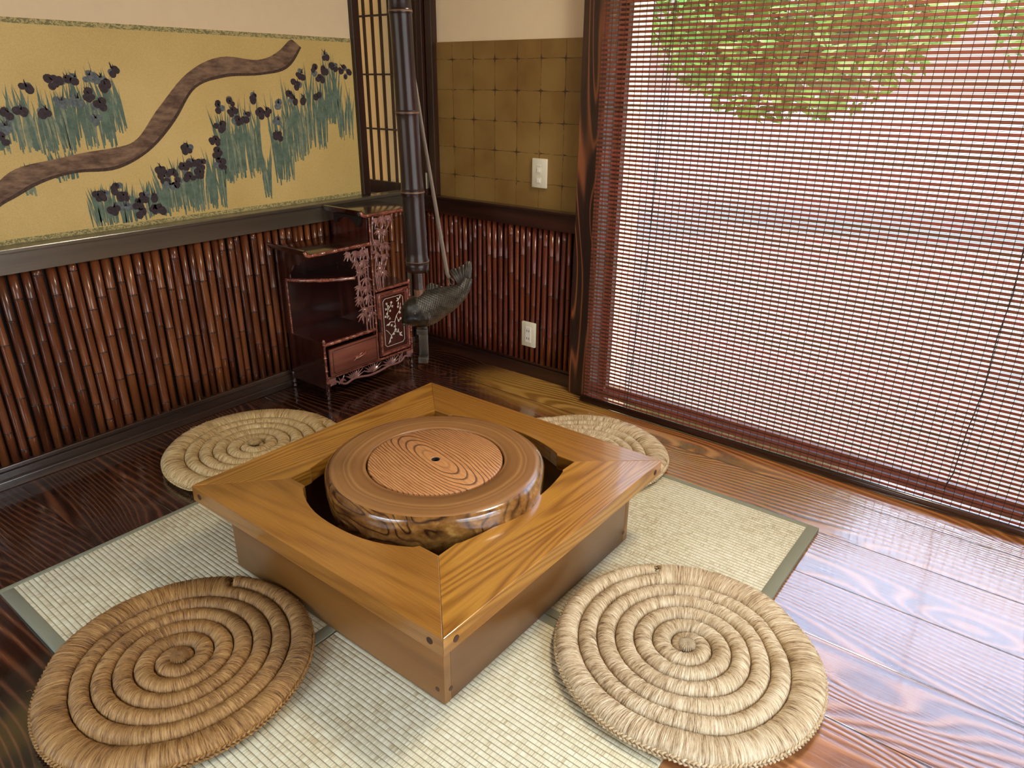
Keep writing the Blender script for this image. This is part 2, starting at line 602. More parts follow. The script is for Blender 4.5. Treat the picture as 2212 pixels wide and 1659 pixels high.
def mat_straw(name, c1, c2, c3):
    m, nt, b, out = new_mat(name)
    uvn = N(nt, 'ShaderNodeUVMap')
    uvn.uv_map = 'UVMap'
    sp = N(nt, 'ShaderNodeSeparateXYZ')
    nt.links.new(uvn.outputs[0], sp.inputs[0])
    U, V_ = sp.outputs['X'], sp.outputs['Y']
    cc = N(nt, 'ShaderNodeCombineXYZ')
    nt.links.new(MA(nt, 'ADD', MA(nt, 'MULTIPLY', U, 1.0), MA(nt, 'MULTIPLY', V_, 0.004)), cc.inputs[0])
    nt.links.new(MA(nt, 'MULTIPLY', V_, 0.012), cc.inputs[1])
    n1 = noise(nt, cc.outputs[0], 330, 4, 0.75)
    n2 = noise(nt, cc.outputs[0], 60, 2, 0.5)
    n3 = noise(nt, objco(nt), 7, 3, 0.6)
    f = MA(nt, 'ADD', MA(nt, 'MULTIPLY', n1, 0.7), MA(nt, 'MULTIPLY', n2, 0.2))
    f = MA(nt, 'ADD', f, MA(nt, 'MULTIPLY', n3, 0.15))
    col = ramp(nt, f, [(0.40, c1), (0.51, c2), (0.63, c3)])
    nt.links.new(col, b.inputs['Base Color'])
    b.inputs['Roughness'].default_value = 0.5
    b.inputs['Specular IOR Level'].default_value = 0.35
    bump(nt, b, n1, 1.0, 0.0035)
    return m


M_straw_a = mat_straw('golden_straw', (0.06, 0.024, 0.006), (0.30, 0.145, 0.040), (0.50, 0.29, 0.10))
M_straw_b = mat_straw('pale_straw', (0.14, 0.075, 0.035), (0.60, 0.43, 0.23), (0.88, 0.76, 0.52))
M_straw_c = mat_straw('light_gold_straw', (0.18, 0.09, 0.03), (0.66, 0.46, 0.20), (0.88, 0.72, 0.40))


def mat_bamboo(name, stops, rough=0.25):
    m, nt, b, out = new_mat(name)
    oi = N(nt, 'ShaderNodeObjectInfo')
    co = mapping(nt, objco(nt), (1, 1, 0.08), rand_off(nt))
    n1 = noise(nt, co, 60, 3, 0.6)
    n2 = noise(nt, mapping(nt, objco(nt), (1, 1, 1), rand_off(nt)), 5, 2, 0.5)
    f = MA(nt, 'ADD', MA(nt, 'MULTIPLY', oi.outputs['Random'], 0.45), MA(nt, 'MULTIPLY', n2, 0.75))
    f = MA(nt, 'ADD', f, MA(nt, 'MULTIPLY', MA(nt, 'SUBTRACT', n1, 0.5), 0.35), None, True)
    nt.links.new(ramp(nt, f, stops), b.inputs['Base Color'])
    b.inputs['Roughness'].default_value = rough
    b.inputs['Coat Weight'].default_value = 0.5
    b.inputs['Coat Roughness'].default_value = 0.16
    return m


M_bam_l = mat_bamboo('smoked_bamboo', [(0.2, (0.045, 0.012, 0.005)), (0.6, (0.13, 0.036, 0.012)), (1.0, (0.25, 0.085, 0.026))])
M_bam_b = mat_bamboo('red_smoked_bamboo', [(0.2, (0.045, 0.009, 0.005)), (0.6, (0.12, 0.024, 0.011)), (1.0, (0.20, 0.048, 0.018))])
M_node = plain('bamboo_node_dark', (0.018, 0.007, 0.004), 0.4)
M_tube = mat_bamboo('blackened_bamboo', [(0.25, (0.006, 0.003, 0.003)), (0.7, (0.024, 0.008, 0.006)), (1.0, (0.07, 0.020, 0.010))], 0.30)
M_tube.node_tree.nodes['Principled BSDF'].inputs['Coat Weight'].default_value = 0.15
M_tube.node_tree.nodes['Principled BSDF'].inputs['Specular IOR Level'].default_value = 0.35
M_tubenode = plain('worn_bamboo_ring', (0.14, 0.065, 0.03), 0.45)
M_brack = plain('wainscot_backing', (0.010, 0.004, 0.003), 0.7)


def mat_slat():
    m, nt, b, out = new_mat('blind_slat')
    co = mapping(nt, objco(nt), (1, 1, 6))
    oi = N(nt, 'ShaderNodeObjectInfo')
    f = MA(nt, 'ADD', MA(nt, 'MULTIPLY', oi.outputs['Random'], 0.25), MA(nt, 'MULTIPLY', noise(nt, mapping(nt, objco(nt), (1, 1, 1), rand_off(nt)), 3, 2), 0.75))
    col = ramp(nt, f, [(0.2, (0.24, 0.10, 0.05)), (0.5, (0.32, 0.12, 0.07)), (0.8, (0.38, 0.13, 0.09))])
    nt.links.new(col, b.inputs['Base Color'])
    b.inputs['Roughness'].default_value = 0.45
    tr = N(nt, 'ShaderNodeBsdfTranslucent')
    tc = ramp(nt, f, [(0.25, (0.30, 0.17, 0.09)), (0.45, (0.40, 0.15, 0.09)), (0.75, (0.55, 0.13, 0.11))])  # garden colours shining through, painted as random red and olive tints
    nt.links.new(tc, tr.inputs['Color'])
    ms = N(nt, 'ShaderNodeMixShader')
    ms.inputs[0].default_value = 0.55
    nt.links.new(b.outputs[0], ms.inputs[1])
    nt.links.new(tr.outputs[0], ms.inputs[2])
    nt.links.new(ms.outputs[0], out.inputs[0])
    return m


M_slat = mat_slat()


def mat_glass():
    m, nt, b, out = new_mat('window_glass')
    nt.nodes.remove(b)
    g = N(nt, 'ShaderNodeBsdfGlossy')
    g.inputs['Roughness'].default_value = 0.02
    t = N(nt, 'ShaderNodeBsdfTransparent')
    fr = N(nt, 'ShaderNodeFresnel')
    fr.inputs['IOR'].default_value = 1.45
    ms = N(nt, 'ShaderNodeMixShader')
    nt.links.new(fr.outputs[0], ms.inputs[0])
    nt.links.new(t.outputs[0], ms.inputs[1])
    nt.links.new(g.outputs[0], ms.inputs[2])
    nt.links.new(ms.outputs[0], out.inputs[0])
    return m


M_glass = mat_glass()


def mat_goldpaper():
    """square gilt-paper sheets with worn dark joints"""
    m, nt, b, out = new_mat('gilt_square_paper')
    co = objco(nt)
    sp = N(nt, 'ShaderNodeSeparateXYZ')
    nt.links.new(co, sp.inputs[0])
    wob = MA(nt, 'MULTIPLY', MA(nt, 'SUBTRACT', noise(nt, co, 30, 2), 0.5), 0.006)
    gx = MA(nt, 'DIVIDE', MA(nt, 'ADD', MA(nt, 'ADD', sp.outputs['X'], 1.14 + 0.1226 * 4), wob), 0.1226)
    gz = MA(nt, 'DIVIDE', MA(nt, 'ADD', MA(nt, 'SUBTRACT', sp.outputs['Z'], 0.901 - 0.124 * 4), wob), 0.124)
    ax = MA(nt, 'MULTIPLY', MA(nt, 'PINGPONG', gx, 0.5), 0.1226)
    az = MA(nt, 'MULTIPLY', MA(nt, 'PINGPONG', gz, 0.5), 0.124)
    # line width grows where two joints cross
    dd = MA(nt, 'SQRT', MA(nt, 'ADD', MA(nt, 'MULTIPLY', ax, ax), MA(nt, 'MULTIPLY', az, az)))
    wid = MA(nt, 'ADD', 0.0010, MA(nt, 'MULTIPLY', MA(nt, 'POWER', 2.718, MA(nt, 'MULTIPLY', dd, -110.0)), 0.0060))
    mn = MA(nt, 'MINIMUM', ax, az)
    ln = MA(nt, 'DIVIDE', mn, wid)
    line = ramp(nt, ln, [(0.55, 1.0), (1.0, 0.0)])
    brk = ramp(nt, noise(nt, co, 45, 2), [(0.36, 0.25), (0.5, 1.0)])
    line = MA(nt, 'MULTIPLY', line, brk)
    cells = N(nt, 'ShaderNodeTexWhiteNoise')
    cells.noise_dimensions = '2D'
    cbx = N(nt, 'ShaderNodeCombineXYZ')
    nt.links.new(MA(nt, 'FLOOR', gx), cbx.inputs[0])
    nt.links.new(MA(nt, 'FLOOR', gz), cbx.inputs[1])
    nt.links.new(cbx.outputs[0], cells.inputs['Vector'])
    f = MA(nt, 'ADD', MA(nt, 'MULTIPLY', cells.outputs['Value'], 0.12), MA(nt, 'MULTIPLY', noise(nt, co, 4, 3), 0.88))
    col = ramp(nt, f, [(0.3, (0.19, 0.095, 0.020)), (0.55, (0.27, 0.165, 0.045)), (0.8, (0.33, 0.21, 0.062))])
    col = mix(nt, line, col, (0.055, 0.026, 0.008))
    nt.links.new(col, b.inputs['Base Color'])
    b.inputs['Roughness'].default_value = 0.5
    b.inputs['Metallic'].default_value = 0.15
    return m


M_gold = mat_goldpaper()


def mat_muralgold():
    m, nt, b, out = new_mat('gold_ground_paper')
    co = objco(nt)
    f = MA(nt, 'ADD', MA(nt, 'MULTIPLY', noise(nt, co, 300, 2, 0.7), 0.5), MA(nt, 'MULTIPLY', noise(nt, co, 2.5, 3), 0.5))
    col = ramp(nt, f, [(0.3, (0.52, 0.37, 0.12)), (0.55, (0.66, 0.50, 0.19)), (0.75, (0.74, 0.58, 0.25))])
    nt.links.new(col, b.inputs['Base Color'])
    b.inputs['Roughness'].default_value = 0.6
    return m


M_mgold = mat_muralgold()


def mat_brocade():
    m, nt, b, out = new_mat('brocade_strip')
    co = objco(nt)
    f = noise(nt, mapping(nt, co, (1, 1, 1.6)), 75, 3, 0.6, 1.5)
    nt.links.new(ramp(nt, f, [(0.42, (0.20, 0.19, 0.075)), (0.5, (0.50, 0.42, 0.19))], 'CONSTANT'), b.inputs['Base Color'])
    b.inputs['Roughness'].default_value = 0.7
    return m


M_brocade = mat_brocade()


def mat_paint(name, c1, c2, sc=60, stretch=(1, 1, 1)):
    m, nt, b, out = new_mat(name)
    f = noise(nt, mapping(nt, objco(nt), stretch), sc, 4, 0.65)
    nt.links.new(ramp(nt, f, [(0.35, c1), (0.65, c2)]), b.inputs['Base Color'])
    b.inputs['Roughness'].default_value = 0.7
    return m


P_green = mat_paint('teal_green_paint', (0.075, 0.13, 0.10), (0.15, 0.22, 0.17), 40)
P_green2 = mat_paint('grey_green_paint', (0.16, 0.21, 0.15), (0.28, 0.32, 0.21), 60)
P_ink = mat_paint('violet_black_paint', (0.020, 0.014, 0.020), (0.055, 0.036, 0.045), 120)
P_blue = mat_paint('slate_blue_paint', (0.07, 0.09, 0.115), (0.17, 0.21, 0.21), 100)
P_brown = mat_paint('umber_paint', (0.085, 0.046, 0.030), (0.27, 0.17, 0.105), 26, (1, 0.6, 2.0))
P_brown_d = mat_paint('dark_umber_paint', (0.035, 0.016, 0.012), (0.09, 0.05, 0.03), 120)


# ------------------------------------------------------------------ the room shell
YB = 1.355          # plane of the rear wall
XL = -1.51          # plane of the left wall
CH = 2.35
XR, YF = 2.75, -2.75

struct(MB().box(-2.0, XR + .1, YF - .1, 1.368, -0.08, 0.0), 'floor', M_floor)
struct(MB().box(-2.0, XR + .1, YF - .1, 1.60, CH, CH + .08), 'ceiling', M_ceil)
# left wall ends at the alcove that holds the sliding paper door
struct(MB().box(-1.60, XL, YF, 1.085, 0.0, CH), 'wall_left', M_plaster)
struct(MB().box(-2.0, -1.92, 1.0, 1.50, 0, CH).box(-2.0, -1.60, 1.0, 1.03, 0, CH), 'wall_alcove', M_plaster)
struct(MB().box(-1.95, -1.34, YB, 1.50, 0.0, .77).box(-1.95, -1.34, YB, 1.50, 2.18, CH).box(-1.34, -0.405, YB, 1.50, 0.0, CH), 'wall_back', M_plaster)
# wall over the wide window
struct(MB().box(-0.405, XR, 1.36, 1.50, 1.98, CH).box(2.42, XR, 1.36, 1.50, 0, 1.98).box(-0.405, -0.302, 1.42, 1.62, -0.03, 1.98), 'wall_rear_window', M_plaster)
# right and front walls, each with an opening
rw = MB()
rw.box(XR, XR + .1, YF, -1.80, 0, CH).box(XR, XR + .1, 0.50, 1.36, 0, CH).box(XR, XR + .1, -1.80, 0.50, 0, 0.20).box(XR, XR + .1, -1.80, 0.50, 2.03, CH)
struct(rw, 'wall_right', M_plaster)
fwl = MB()
fwl.box(-1.6, -1.15, YF - .1, YF, 0, CH).box(0.75, XR, YF - .1, YF, 0, CH).box(-1.15, 0.75, YF - .1, YF, 0, 0.65).box(-1.15, 0.75, YF - .1, YF, 2.0, CH)
struct(fwl, 'wall_front', M_plaster)


def win_frame(name, mb, glass):
    o = struct(mb, name, M_trim_z)
    g = glass.build('pane', M_glass, o, org=(0, 0, 0))
    return o


w2 = MB()
for y in (-1.80, -0.67, 0.46):
    w2.box(XR + .02, XR + .07, y, y + .04, .20, 2.03)
w2.box(XR + .02, XR + .07, -1.76, .46, .20, .25).box(XR + .02, XR + .07, -1.76, .46, 1.98, 2.03)
win_frame('window_2', w2, MB().box(XR + .043, XR + .047, -1.76, .46, .25, 1.98))
w3 = MB()
for x in (-1.15, -0.22, 0.71):
    w3.box(x, x + .04, YF - .07, YF - .02, .65, 2.0)
w3.box(-1.11, .71, YF - .07, YF - .02, .65, .70).box(-1.11, .71, YF - .07, YF - .02, 1.95, 2.0)
win_frame('window_3', w3, MB().box(-1.11, .71, YF - .047, YF - .043, .7, 1.95))

# wide sliding window behind the blind
w1 = MB()
w1.box(-0.30, 2.42, 1.372, 1.45, -0.02, 0.012).box(-0.30, 2.42, 1.37, 1.47, 1.94, 1.98)
for x in (-0.298, 2.38):
    w1.box(x, x + .018, 1.395, 1.43, 0.022, 1.94)
w1.box(-0.28, 2.38, 1.395, 1.43, 0.012, 0.024)
win_frame('window_1', w1, MB().box(-0.28, 2.40, 1.410, 1.414, 0.05, 1.94))

# post between the gold paper and the window
struct(MB().box(-0.412, -0.300, 1.285, 1.418, 0.0, CH, bev=0.003), 'trim_1', M_post)
# rails and baseboards
rl = MB()
rl.box(XL, -1.452, YF, 1.352, 0.718, 0.785).box(XL, -1.440, YF, 1.352, 0.785, 0.800, bev=0.003)
struct(rl, 'trim_2', M_rail)
rb = MB()
rb.box(-1.452, -0.412, 1.315, YB, 0.715, 0.785).box(-1.452, -0.412, 1.307, YB, 0.785, 0.797, bev=0.002)
struct(rb, 'trim_3', M_trim_x)
# ledge under the paper door and the end jamb of the left wall
struct(MB().box(-1.93, XL - .0005, 1.03, YB, 0.735, 0.768), 'trim_4', M_trim_x)
struct(MB().box(-1.605, -1.488, 1.086, 1.128, 0.800, CH, bev=0.003), 'trim_5', M_trim_z)
bl = MB()
bl.box(XL, -1.452, YF, YB, 0.0, 0.055).box(XL, -1.460, YF, YB, 0.055, 0.072, bev=0.003).box(-1.452, -1.438, YF, YB, 0, 0.03, bev=0.003)
struct(bl, 'baseboard_left', M_base)
bb = MB()
bb.box(-1.438, -0.412, 1.325, YB, 0.0, 0.060).box(-1.438, -0.412, 1.332, YB, 0.060, 0.076, bev=0.003)
struct(bb, 'baseboard_back', M_trim_x)
# groove and casing beside the door
struct(MB().box(-1.318, -1.285, 1.305, YB, 0.797, CH, bev=0.002).box(-1.275, -1.236, 1.318, YB, 0.797, CH, bev=0.002), 'trim_6', M_trim_z)

# gold square paper, part of the rear wall's finish
gp = MB().box(-1.236, -0.412, 1.349, YB - .0002, 0.797, 1.468).build('gilt_wallpaper', M_gold)
tag(gp, 'olive gold paper in squares with dark worn joints between door casing and post', 'wallpaper')

# ------------------------------------------------------------------ paper door
dr = empty('door_1', (-1.50, 1.33, 0.77), 'dark framed paper lattice door behind the bamboo tube', 'door')
dr['kind'] = 'structure'
DX0, DX1, DZ0 = -1.86, -1.325, 0.770
MB().box(DX0, DX0 + .05, 1.322, 1.350, DZ0, 2.2, bev=.002).box(DX1 - .036, DX1, 1.322, 1.350, DZ0, 2.2, bev=.002) \
    .box(DX0 + .05, DX1 - .036, 1.322, 1.350, DZ0, 0.834, bev=.002).box(DX0 + .05, DX1 - .036, 1.322, 1.350, 2.14, 2.2).build('stile_frame', M_trim_z, dr)
k = 0
x = -1.696
lat = []
xx = -1.7 - 0.058
while xx < DX1 - .05:
    if xx > DX0 + .055:
        lat.append(xx)
    xx += 0.058
for xx in lat:
    MB().box(xx, xx + .0105, 1.329, 1.340, 0.834, 2.14).build('muntin', M_trim_z, dr)
for zz in (1.085, 1.335, 1.590, 1.84):
    MB().box(DX0 + .05, DX1 - .036, 1.3235, 1.338, zz - .004, zz + .004).build('muntin', M_trim_z, dr)
MB().box(DX0 + .04, DX1 - .03, 1.3405, 1.3425, 0.83, 2.15).build('paper', M_paper, dr)
hg = MB().box(-1.2845, -1.2755, 1.300, 1.312, 0.83, 0.90).tube([(-1.280, 1.299, 0.828), (-1.280, 1.299, 0.902)], .004, 8)
hg.build('hinge', M_metal, dr)
MB().box(-1.345, -1.335, 1.314, 1.3225, 1.16, 1.178).tube([(-1.34, 1.318, 1.176), (-1.34, 1.310, 1.184)], .004, 8).build('latch', M_metal, dr)

# ------------------------------------------------------------------ painted panel on the left wall
random.seed(5)
mu = MB()
YM0, YM1 = -1.9, 1.085
mu.box(XL, XL + .002, YM0, YM1, 0.801, 1.478, 0)
XP = XL + .0021


def flat(poly, mi, lift):
    mu.prism(poly, 0, XP, XP + lift, mi)


# brocade strips top and bottom
mu.box(XP, XP + .0006, YM0, YM1, 1.462, 1.478, 1)
mu.box(XP, XP + .0006, YM0, YM1, 0.801, 0.817, 1)
BK = [(-1.6, 0.86), (-1.2, 0.84), (-0.8, 0.86), (-0.52, 0.905), (-0.404, 0.962), (-0.313, 1.008), (-0.166, 1.036), (-0.028, 1.045), (0.08, 1.084), (0.19, 1.187), (0.303, 1.300), (0.441, 1.350), (0.602, 1.352), (0.717, 1.382), (0.796, 1.452)]


def catmull(pts, n):
    r = []
    for i in range(len(pts) - 1):
        p0, p1, p2, p3 = pts[max(i - 1, 0)], pts[i], pts[i + 1], pts[min(i + 2, len(pts) - 1)]
        for k_ in range(n):
            t = k_ / n
            r.append(tuple(0.5 * ((2 * p1[j]) + (-p0[j] + p2[j]) * t + (2 * p0[j] - 5 * p1[j] + 4 * p2[j] - p3[j]) * t * t + (-p0[j] + 3 * p1[j] - 3 * p2[j] + p3[j]) * t ** 3) for j in range(len(p1))))
    r.append(pts[-1])
    return r


TU = [(-0.337, 1.084, 0.078, 0.152), (-0.272, 1.077, 0.082, 0.155), (-0.201, 1.076, 0.085, 0.172), (-0.127, 1.078, 0.089, 0.191), (-0.057, 1.082, 0.093, 0.209), (0.009, 1.133, 0.056, 0.165), (-0.196, 0.98, 0.087, 0.070), (-0.321, 0.95, 0.04, 0.06), (0.432, 0.927, 0.104, 0.264), (0.52, 0.938, 0.108, 0.251), (0.408, 0.911, 0.062, 0.263), (0.573, 0.847, 0.034, 0.168), (0.673, 0.895, 0.094, 0.318), (0.756, 0.976, 0.097, 0.281), (0.862, 1.028, 0.101, 0.303), (0.95, 1.122, 0.091, 0.248), (1.023, 1.059, 0.081, 0.217), (0.151, 0.841, 0.091, 0.152), (0.234, 0.831, 0.114, 0.172), (0.344, 0.835, 0.07, 0.212), (0.274, 0.835, 0.097, 0.157), (-0.126, 0.827, 0.046, 0.11), (-0.071, 0.819, 0.096, 0.12), (0.014, 0.824, 0.101, 0.115), (0.094, 0.831, 0.088, 0.1)]
TU += [(-0.42 - .09 * i, 1.09, .09, .17) for i in range(9)] + [(-0.5 - .11 * i, .83, .1, .1) for i in range(8)]
for (y0, z0, w_, h_) in TU:
    z0 = max(z0, .819)
    for k in range(int(12 + w_ * 190)):
        yb_ = y0 + random.uniform(-.5, .5) * w_
        zb = z0 + random.uniform(-.012, .03) + 0.02 * (0 if z0 < .85 else random.random())
        zb = max(zb, .819)
        hh = h_ * random.uniform(.6, 1.15)
        lean = random.uniform(-.16, .16) * hh
        wd = random.uniform(.006, .0125)
        zt = min(zb + hh, 1.45)
        mid = (yb_ + lean * .3, zb + (zt - zb) * .55)
        flat([(yb_ - wd * .25, zb), (yb_ + wd * .25, zb), (mid[0] + wd * .5, mid[1]), (yb_ + lean, zt), (mid[0] - wd * .5, mid[1])], random.choice((2, 2, 2, 3)), .0002 + k * .000004)
bk = catmull(BK, 6)
lft, rgt = [], []
for i, p in enumerate(bk):
    q0, q1 = bk[max(i - 1, 0)], bk[min(i + 1, len(bk) - 1)]
    ty, tz = q1[0] - q0[0], q1[1] - q0[1]
    L_ = hypot(ty, tz)
    ny, nz = -tz / L_, ty / L_
    w_ = .032 + .004 * sin(i * .5)
    lft.append((p[0] + ny * w_, min(p[1] + nz * w_, 1.46)))
    rgt.append((p[0] - ny * w_, p[1] - nz * w_))
for i in range(len(bk) - 1):
    flat([lft[i], lft[i + 1], rgt[i + 1], rgt[i]], 4, .0006)
    a, b_ = rgt[i], rgt[i + 1]
    c1 = (a[0] + (lft[i][0] - a[0]) * .16, a[1] + (lft[i][1] - a[1]) * .16)
    c2 = (b_[0] + (lft[i + 1][0] - b_[0]) * .16, b_[1] + (lft[i + 1][1] - b_[1]) * .16)
    flat([a, b_, c2, c1], 5, .0009)
FL = [(-0.26, 1.276), (-0.18, 1.297), (-0.137, 1.302), (-0.108, 1.305), (-0.062, 1.312), (-0.026, 1.305), (0.019, 1.335), (-0.015, 1.284), (-0.166, 1.234), (-0.114, 1.24), (-0.074, 1.255), (-0.043, 1.225), (-0.289, 1.208), (-0.329, 1.202), (-0.345, 1.162), (-0.36, 1.128), (-0.215, 1.206), (-0.068, 1.176), (0.397, 1.209), (0.448, 1.222), (0.454, 1.191), (0.512, 1.173), (0.565, 1.241), (0.478, 1.153), (0.395, 1.138), (0.671, 1.213), (0.611, 1.188), (0.661, 1.147), (0.654, 1.092), (0.733, 1.249), (0.774, 1.294), (0.802, 1.33), (0.754, 1.23), (0.801, 1.235), (0.578, 1.18), (0.932, 1.405), (0.876, 1.349), (0.925, 1.35), (0.977, 1.36), (1.028, 1.352), (1.052, 1.333), (0.875, 1.238), (0.896, 1.313), (0.247, 1.064), (0.17, 0.972), (0.216, 0.995), (0.257, 1.012), (0.293, 1.001), (0.366, 1.083), (0.368, 1.039), (0.372, 1.0), (0.378, 0.977), (0.153, 0.932), (0.179, 0.942), (0.129, 0.997), (0.137, 0.963), (0.237, 0.954), (0.278, 0.968), (-0.114, 0.922), (-0.089, 0.927), (-0.045, 0.947), (-0.028, 0.913), (-0.068, 0.876), (-0.027, 0.875), (0.017, 0.883), (0.047, 0.904), (0.081, 0.901), (0.02, 0.857), (0.071, 0.851), (0.099, 0.856)]
FL += [(-0.44 - .07 * i, 1.2 + .03 * sin(i * 2.1)) for i in range(12)]
for (y0, z0) in FL:
    mi = 6 if random.random() < .82 else 7
    lf = .0012
    for k in range(random.choice((4, 5, 6))):
        a = random.uniform(0, 2 * pi)
        r_ = random.uniform(.006, .015)
        cy, cz_ = y0 + cos(a) * r_ * 1.2, z0 + sin(a) * r_
        rr = random.uniform(.0095, .0145)
        lf += .00003
        flat([(cy + cos(t * pi / 5) * rr * 1.05, cz_ + sin(t * pi / 5) * rr * (1.15 if t > 5 else .85)) for t in range(10)], mi if k else 7, lf)
    for k in range(3):
        a = radians(random.uniform(55, 125))
        ln = random.uniform(.016, .028)
        flat([(y0 - .003 + k * .003, z0 + .004), (y0 + .003 + k * .003, z0 + .004), (y0 + cos(a) * ln, z0 + sin(a) * ln)], 6, .0016)
mural = mu.build('painted_panel', [M_mgold, M_brocade, P_green, P_green2, P_brown, P_brown_d, P_ink, P_blue])
tag(mural, 'long gold panel painted with dark flowers and green blades on the left wall', 'painting')

# ------------------------------------------------------------------ bamboo wainscots


def bamboo_pole(cx, cy, z0, z1, r, parent, mat, seed, n=12):
    rnd = random.Random(seed)
    pts, rad, mi = [], [], []
    z = z0
    nodes = []
    zz = z0 + rnd.uniform(.03, .2)
    while zz < z1 - .02:
        nodes.append(zz)
        zz += rnd.uniform(.14, .22)
    prof = [(r, z0)]
    for q in nodes:
        prof += [(r * 1.0, q - .006), (r * 1.10, q - .0022), (r * 1.10, q - .0005), (r * .98, q + .0005), (r * 1.07, q + .002), (r * .99, q + .006)]
    prof.append((r * .98, z1))
    mb = MB()
    lx, ly = rnd.uniform(-.002, .002), rnd.uniform(-.003, .003)
    vs, fs, ms = [], [], []
    for i, (rr, z) in enumerate(prof):
        t = (z - z0) / (z1 - z0)
        bx, by = lx * sin(t * 5), ly * sin(t * 4 + 1)
        for k_ in range(n):
            a = 2 * pi * k_ / n
            vs.append((cx + bx + rr * cos(a), cy + by + rr * sin(a), z))
    for i in range(len(prof) - 1):
        dark = (i > 0) and ((i - 1) % 6 in (1, 2, 3))
        for k_ in range(n):
            k2 = (k_ + 1) % n
            mb.f.append((i * n + k_, i * n + k2, (i + 1) * n + k2, (i + 1) * n + k_))
            mb.m.append(1 if dark else 0)
    L_ = len(prof)
    mb.f.append(tuple(reversed(range(n))))
    mb.m.append(0)
    mb.f.append(tuple((L_ - 1) * n + k_ for k_ in range(n)))
    mb.m.append(0)
    mb.v = vs
    return mb.build('bamboo_pole', [mat, M_node], parent, smooth=True, org=(cx, cy, z0))


wl = empty('bamboo_wainscot', (-1.49, 0.2, 0.072), 'wainscot of orange brown bamboo poles beneath the painted panel', 'wainscot')
MB().box(XL, XL + .012, -1.35, 1.35, .072, .718).build('backing_board', M_brack, wl)
rnd = random.Random(11)
y = -1.02
i = 0
while y < 1.30:
    r = rnd.uniform(.0125, .0168)
    y += r
    bamboo_pole(-1.478, y, .073, .717, r, wl, M_bam_l, 100 + i)
    y += r + rnd.uniform(.0035, .0095)
    i += 1
wbk = empty('bamboo_wainscot', (-0.9, 1.34, 0.076), 'wainscot of red brown bamboo poles beneath the gold squares', 'wainscot')
MB().box(-1.46, -0.413, YB - .008, YB - .0005, .076, .715).build('backing_board', M_brack, wbk)
x = -1.435
i = 0
while x < -0.445:
    r = rnd.uniform(.010, .0138)
    x += r
    bamboo_pole(x, 1.334, .077, .714, r, wbk, M_bam_b, 300 + i)
    x += r + rnd.uniform(.004, .009)
    i += 1

# ------------------------------------------------------------------ switch and outlet
sw = empty('light_switch', (-0.641, 1.345, 0.944), 'ivory plate with two small switches high on the gold squares', 'switch')
MB().box(-0.680, -0.602, 1.339, 1.349, 0.884, 1.006, bev=.003).build('plate', M_ivory, sw, angle=40)
MB().box(-0.6505, -0.6305, 1.3365, 1.341, 0.969, 0.989, bev=.001).build('rocker', M_white, sw, label=None) if False else None
for z in (0.958, 0.915):
    b_ = MB().box(-0.655, -0.631, 1.3375, 1.3395, z - .012, z + .012).build('rocker_frame', M_ivory, sw)
    MB().box(-0.651, -0.635, 1.3355, 1.338, z - .008, z + .008, bev=.001).build('rocker', M_white, b_)
MB().box(-0.652, -0.634, 1.3378, 1.3392, 0.976, 0.982).build('name_window', M_white, sw)
ot = empty('power_outlet', (-0.662, 1.315, 0.216), 'ivory outlet plate on the red brown bamboo poles', 'outlet')
MB().box(-0.701, -0.623, 1.308, 1.322, 0.156, 0.276, bev=.004).build('plate', M_ivory, ot, angle=40)
MB().box(-0.677, -0.645, 1.3055, 1.309, 0.178, 0.254, bev=.001).build('socket_block', M_white, ot)
for z in (0.235, 0.198):
    for dx in (-.007, .005):
        MB().box(-0.661 + dx, -0.661 + dx + .0022, 1.3045, 1.3062, z - .005, z + .005).build('slot', M_slot, ot)

# ------------------------------------------------------------------ the roll-up blind
BY = 1.238
BX0, BX1 = -0.297, 2.40
blind = empty('bamboo_blind', (1.05, BY, 0.0), 'wide roll-up blind of reddish brown slats covering the rear window', 'blind')
PITCH_Z = 0.0161
Z0 = 0.040
sl0 = MB().box(BX0, BX1, BY - .0008, BY + .0008, -.0047, .0047, bev=.0005).build('slat', M_slat, blind, org=(1.05, BY, 0))
rd0 = MB().tube([(BX0, BY, 0), (BX1, BY, 0)], .0007, 5).build('thin_rod', M_slat, blind, org=(1.05, BY, 0))
nsl = 100
for i in range(nsl):
    for src, dz in ((sl0, 0.0), (rd0, PITCH_Z / 2)):
        o = src if i == 0 else src.copy()
        if i:
            COL.objects.link(o)
            o.parent = blind
        o.location = (0, 0, Z0 + i * PITCH_Z + dz)
rest = MB()
z = Z0 + nsl * PITCH_Z
while z < 1.93:
    rest.box(BX0, BX1, BY - .0008, BY + .0008, z - .0047, z + .0047)
    rest.tube([(BX0, BY, z + PITCH_Z / 2), (BX1, BY, z + PITCH_Z / 2)], .0009, 5)
    z += PITCH_Z
tag(rest.build('upper_slats', M_slat, blind), kind='stuff')
MB().box(BX0 - .01, BX1, BY - .012, BY + .018, 1.93, 1.98, bev=.004).build('head_rail', M_trim_x, blind)
br = MB().tube([(BX0 - .012, BY, .0170), (BX1, BY, .0165)], .0155, 14, squash=.8, upv=(0, 0, 1))
br.build('bottom_rail', M_trim_x, blind, smooth=True)
th0 = None
xx = BX0 + .012
while xx < BX1 - .005:
    if th0 is None:
        th = MB()
        for s_ in (-1, 1):
            th.tube([(xx, BY + s_ * .0014, .030), (xx, BY + s_ * .0014, 1.932)], .00075, 4)
        th0 = th.build('warp_thread', M_thread, blind, org=(xx, BY, 0))
    else:
        o = th0.copy()
        COL.objects.link(o)
        o.parent = blind
        o.location.x = xx - 1.05
    xx += .0273


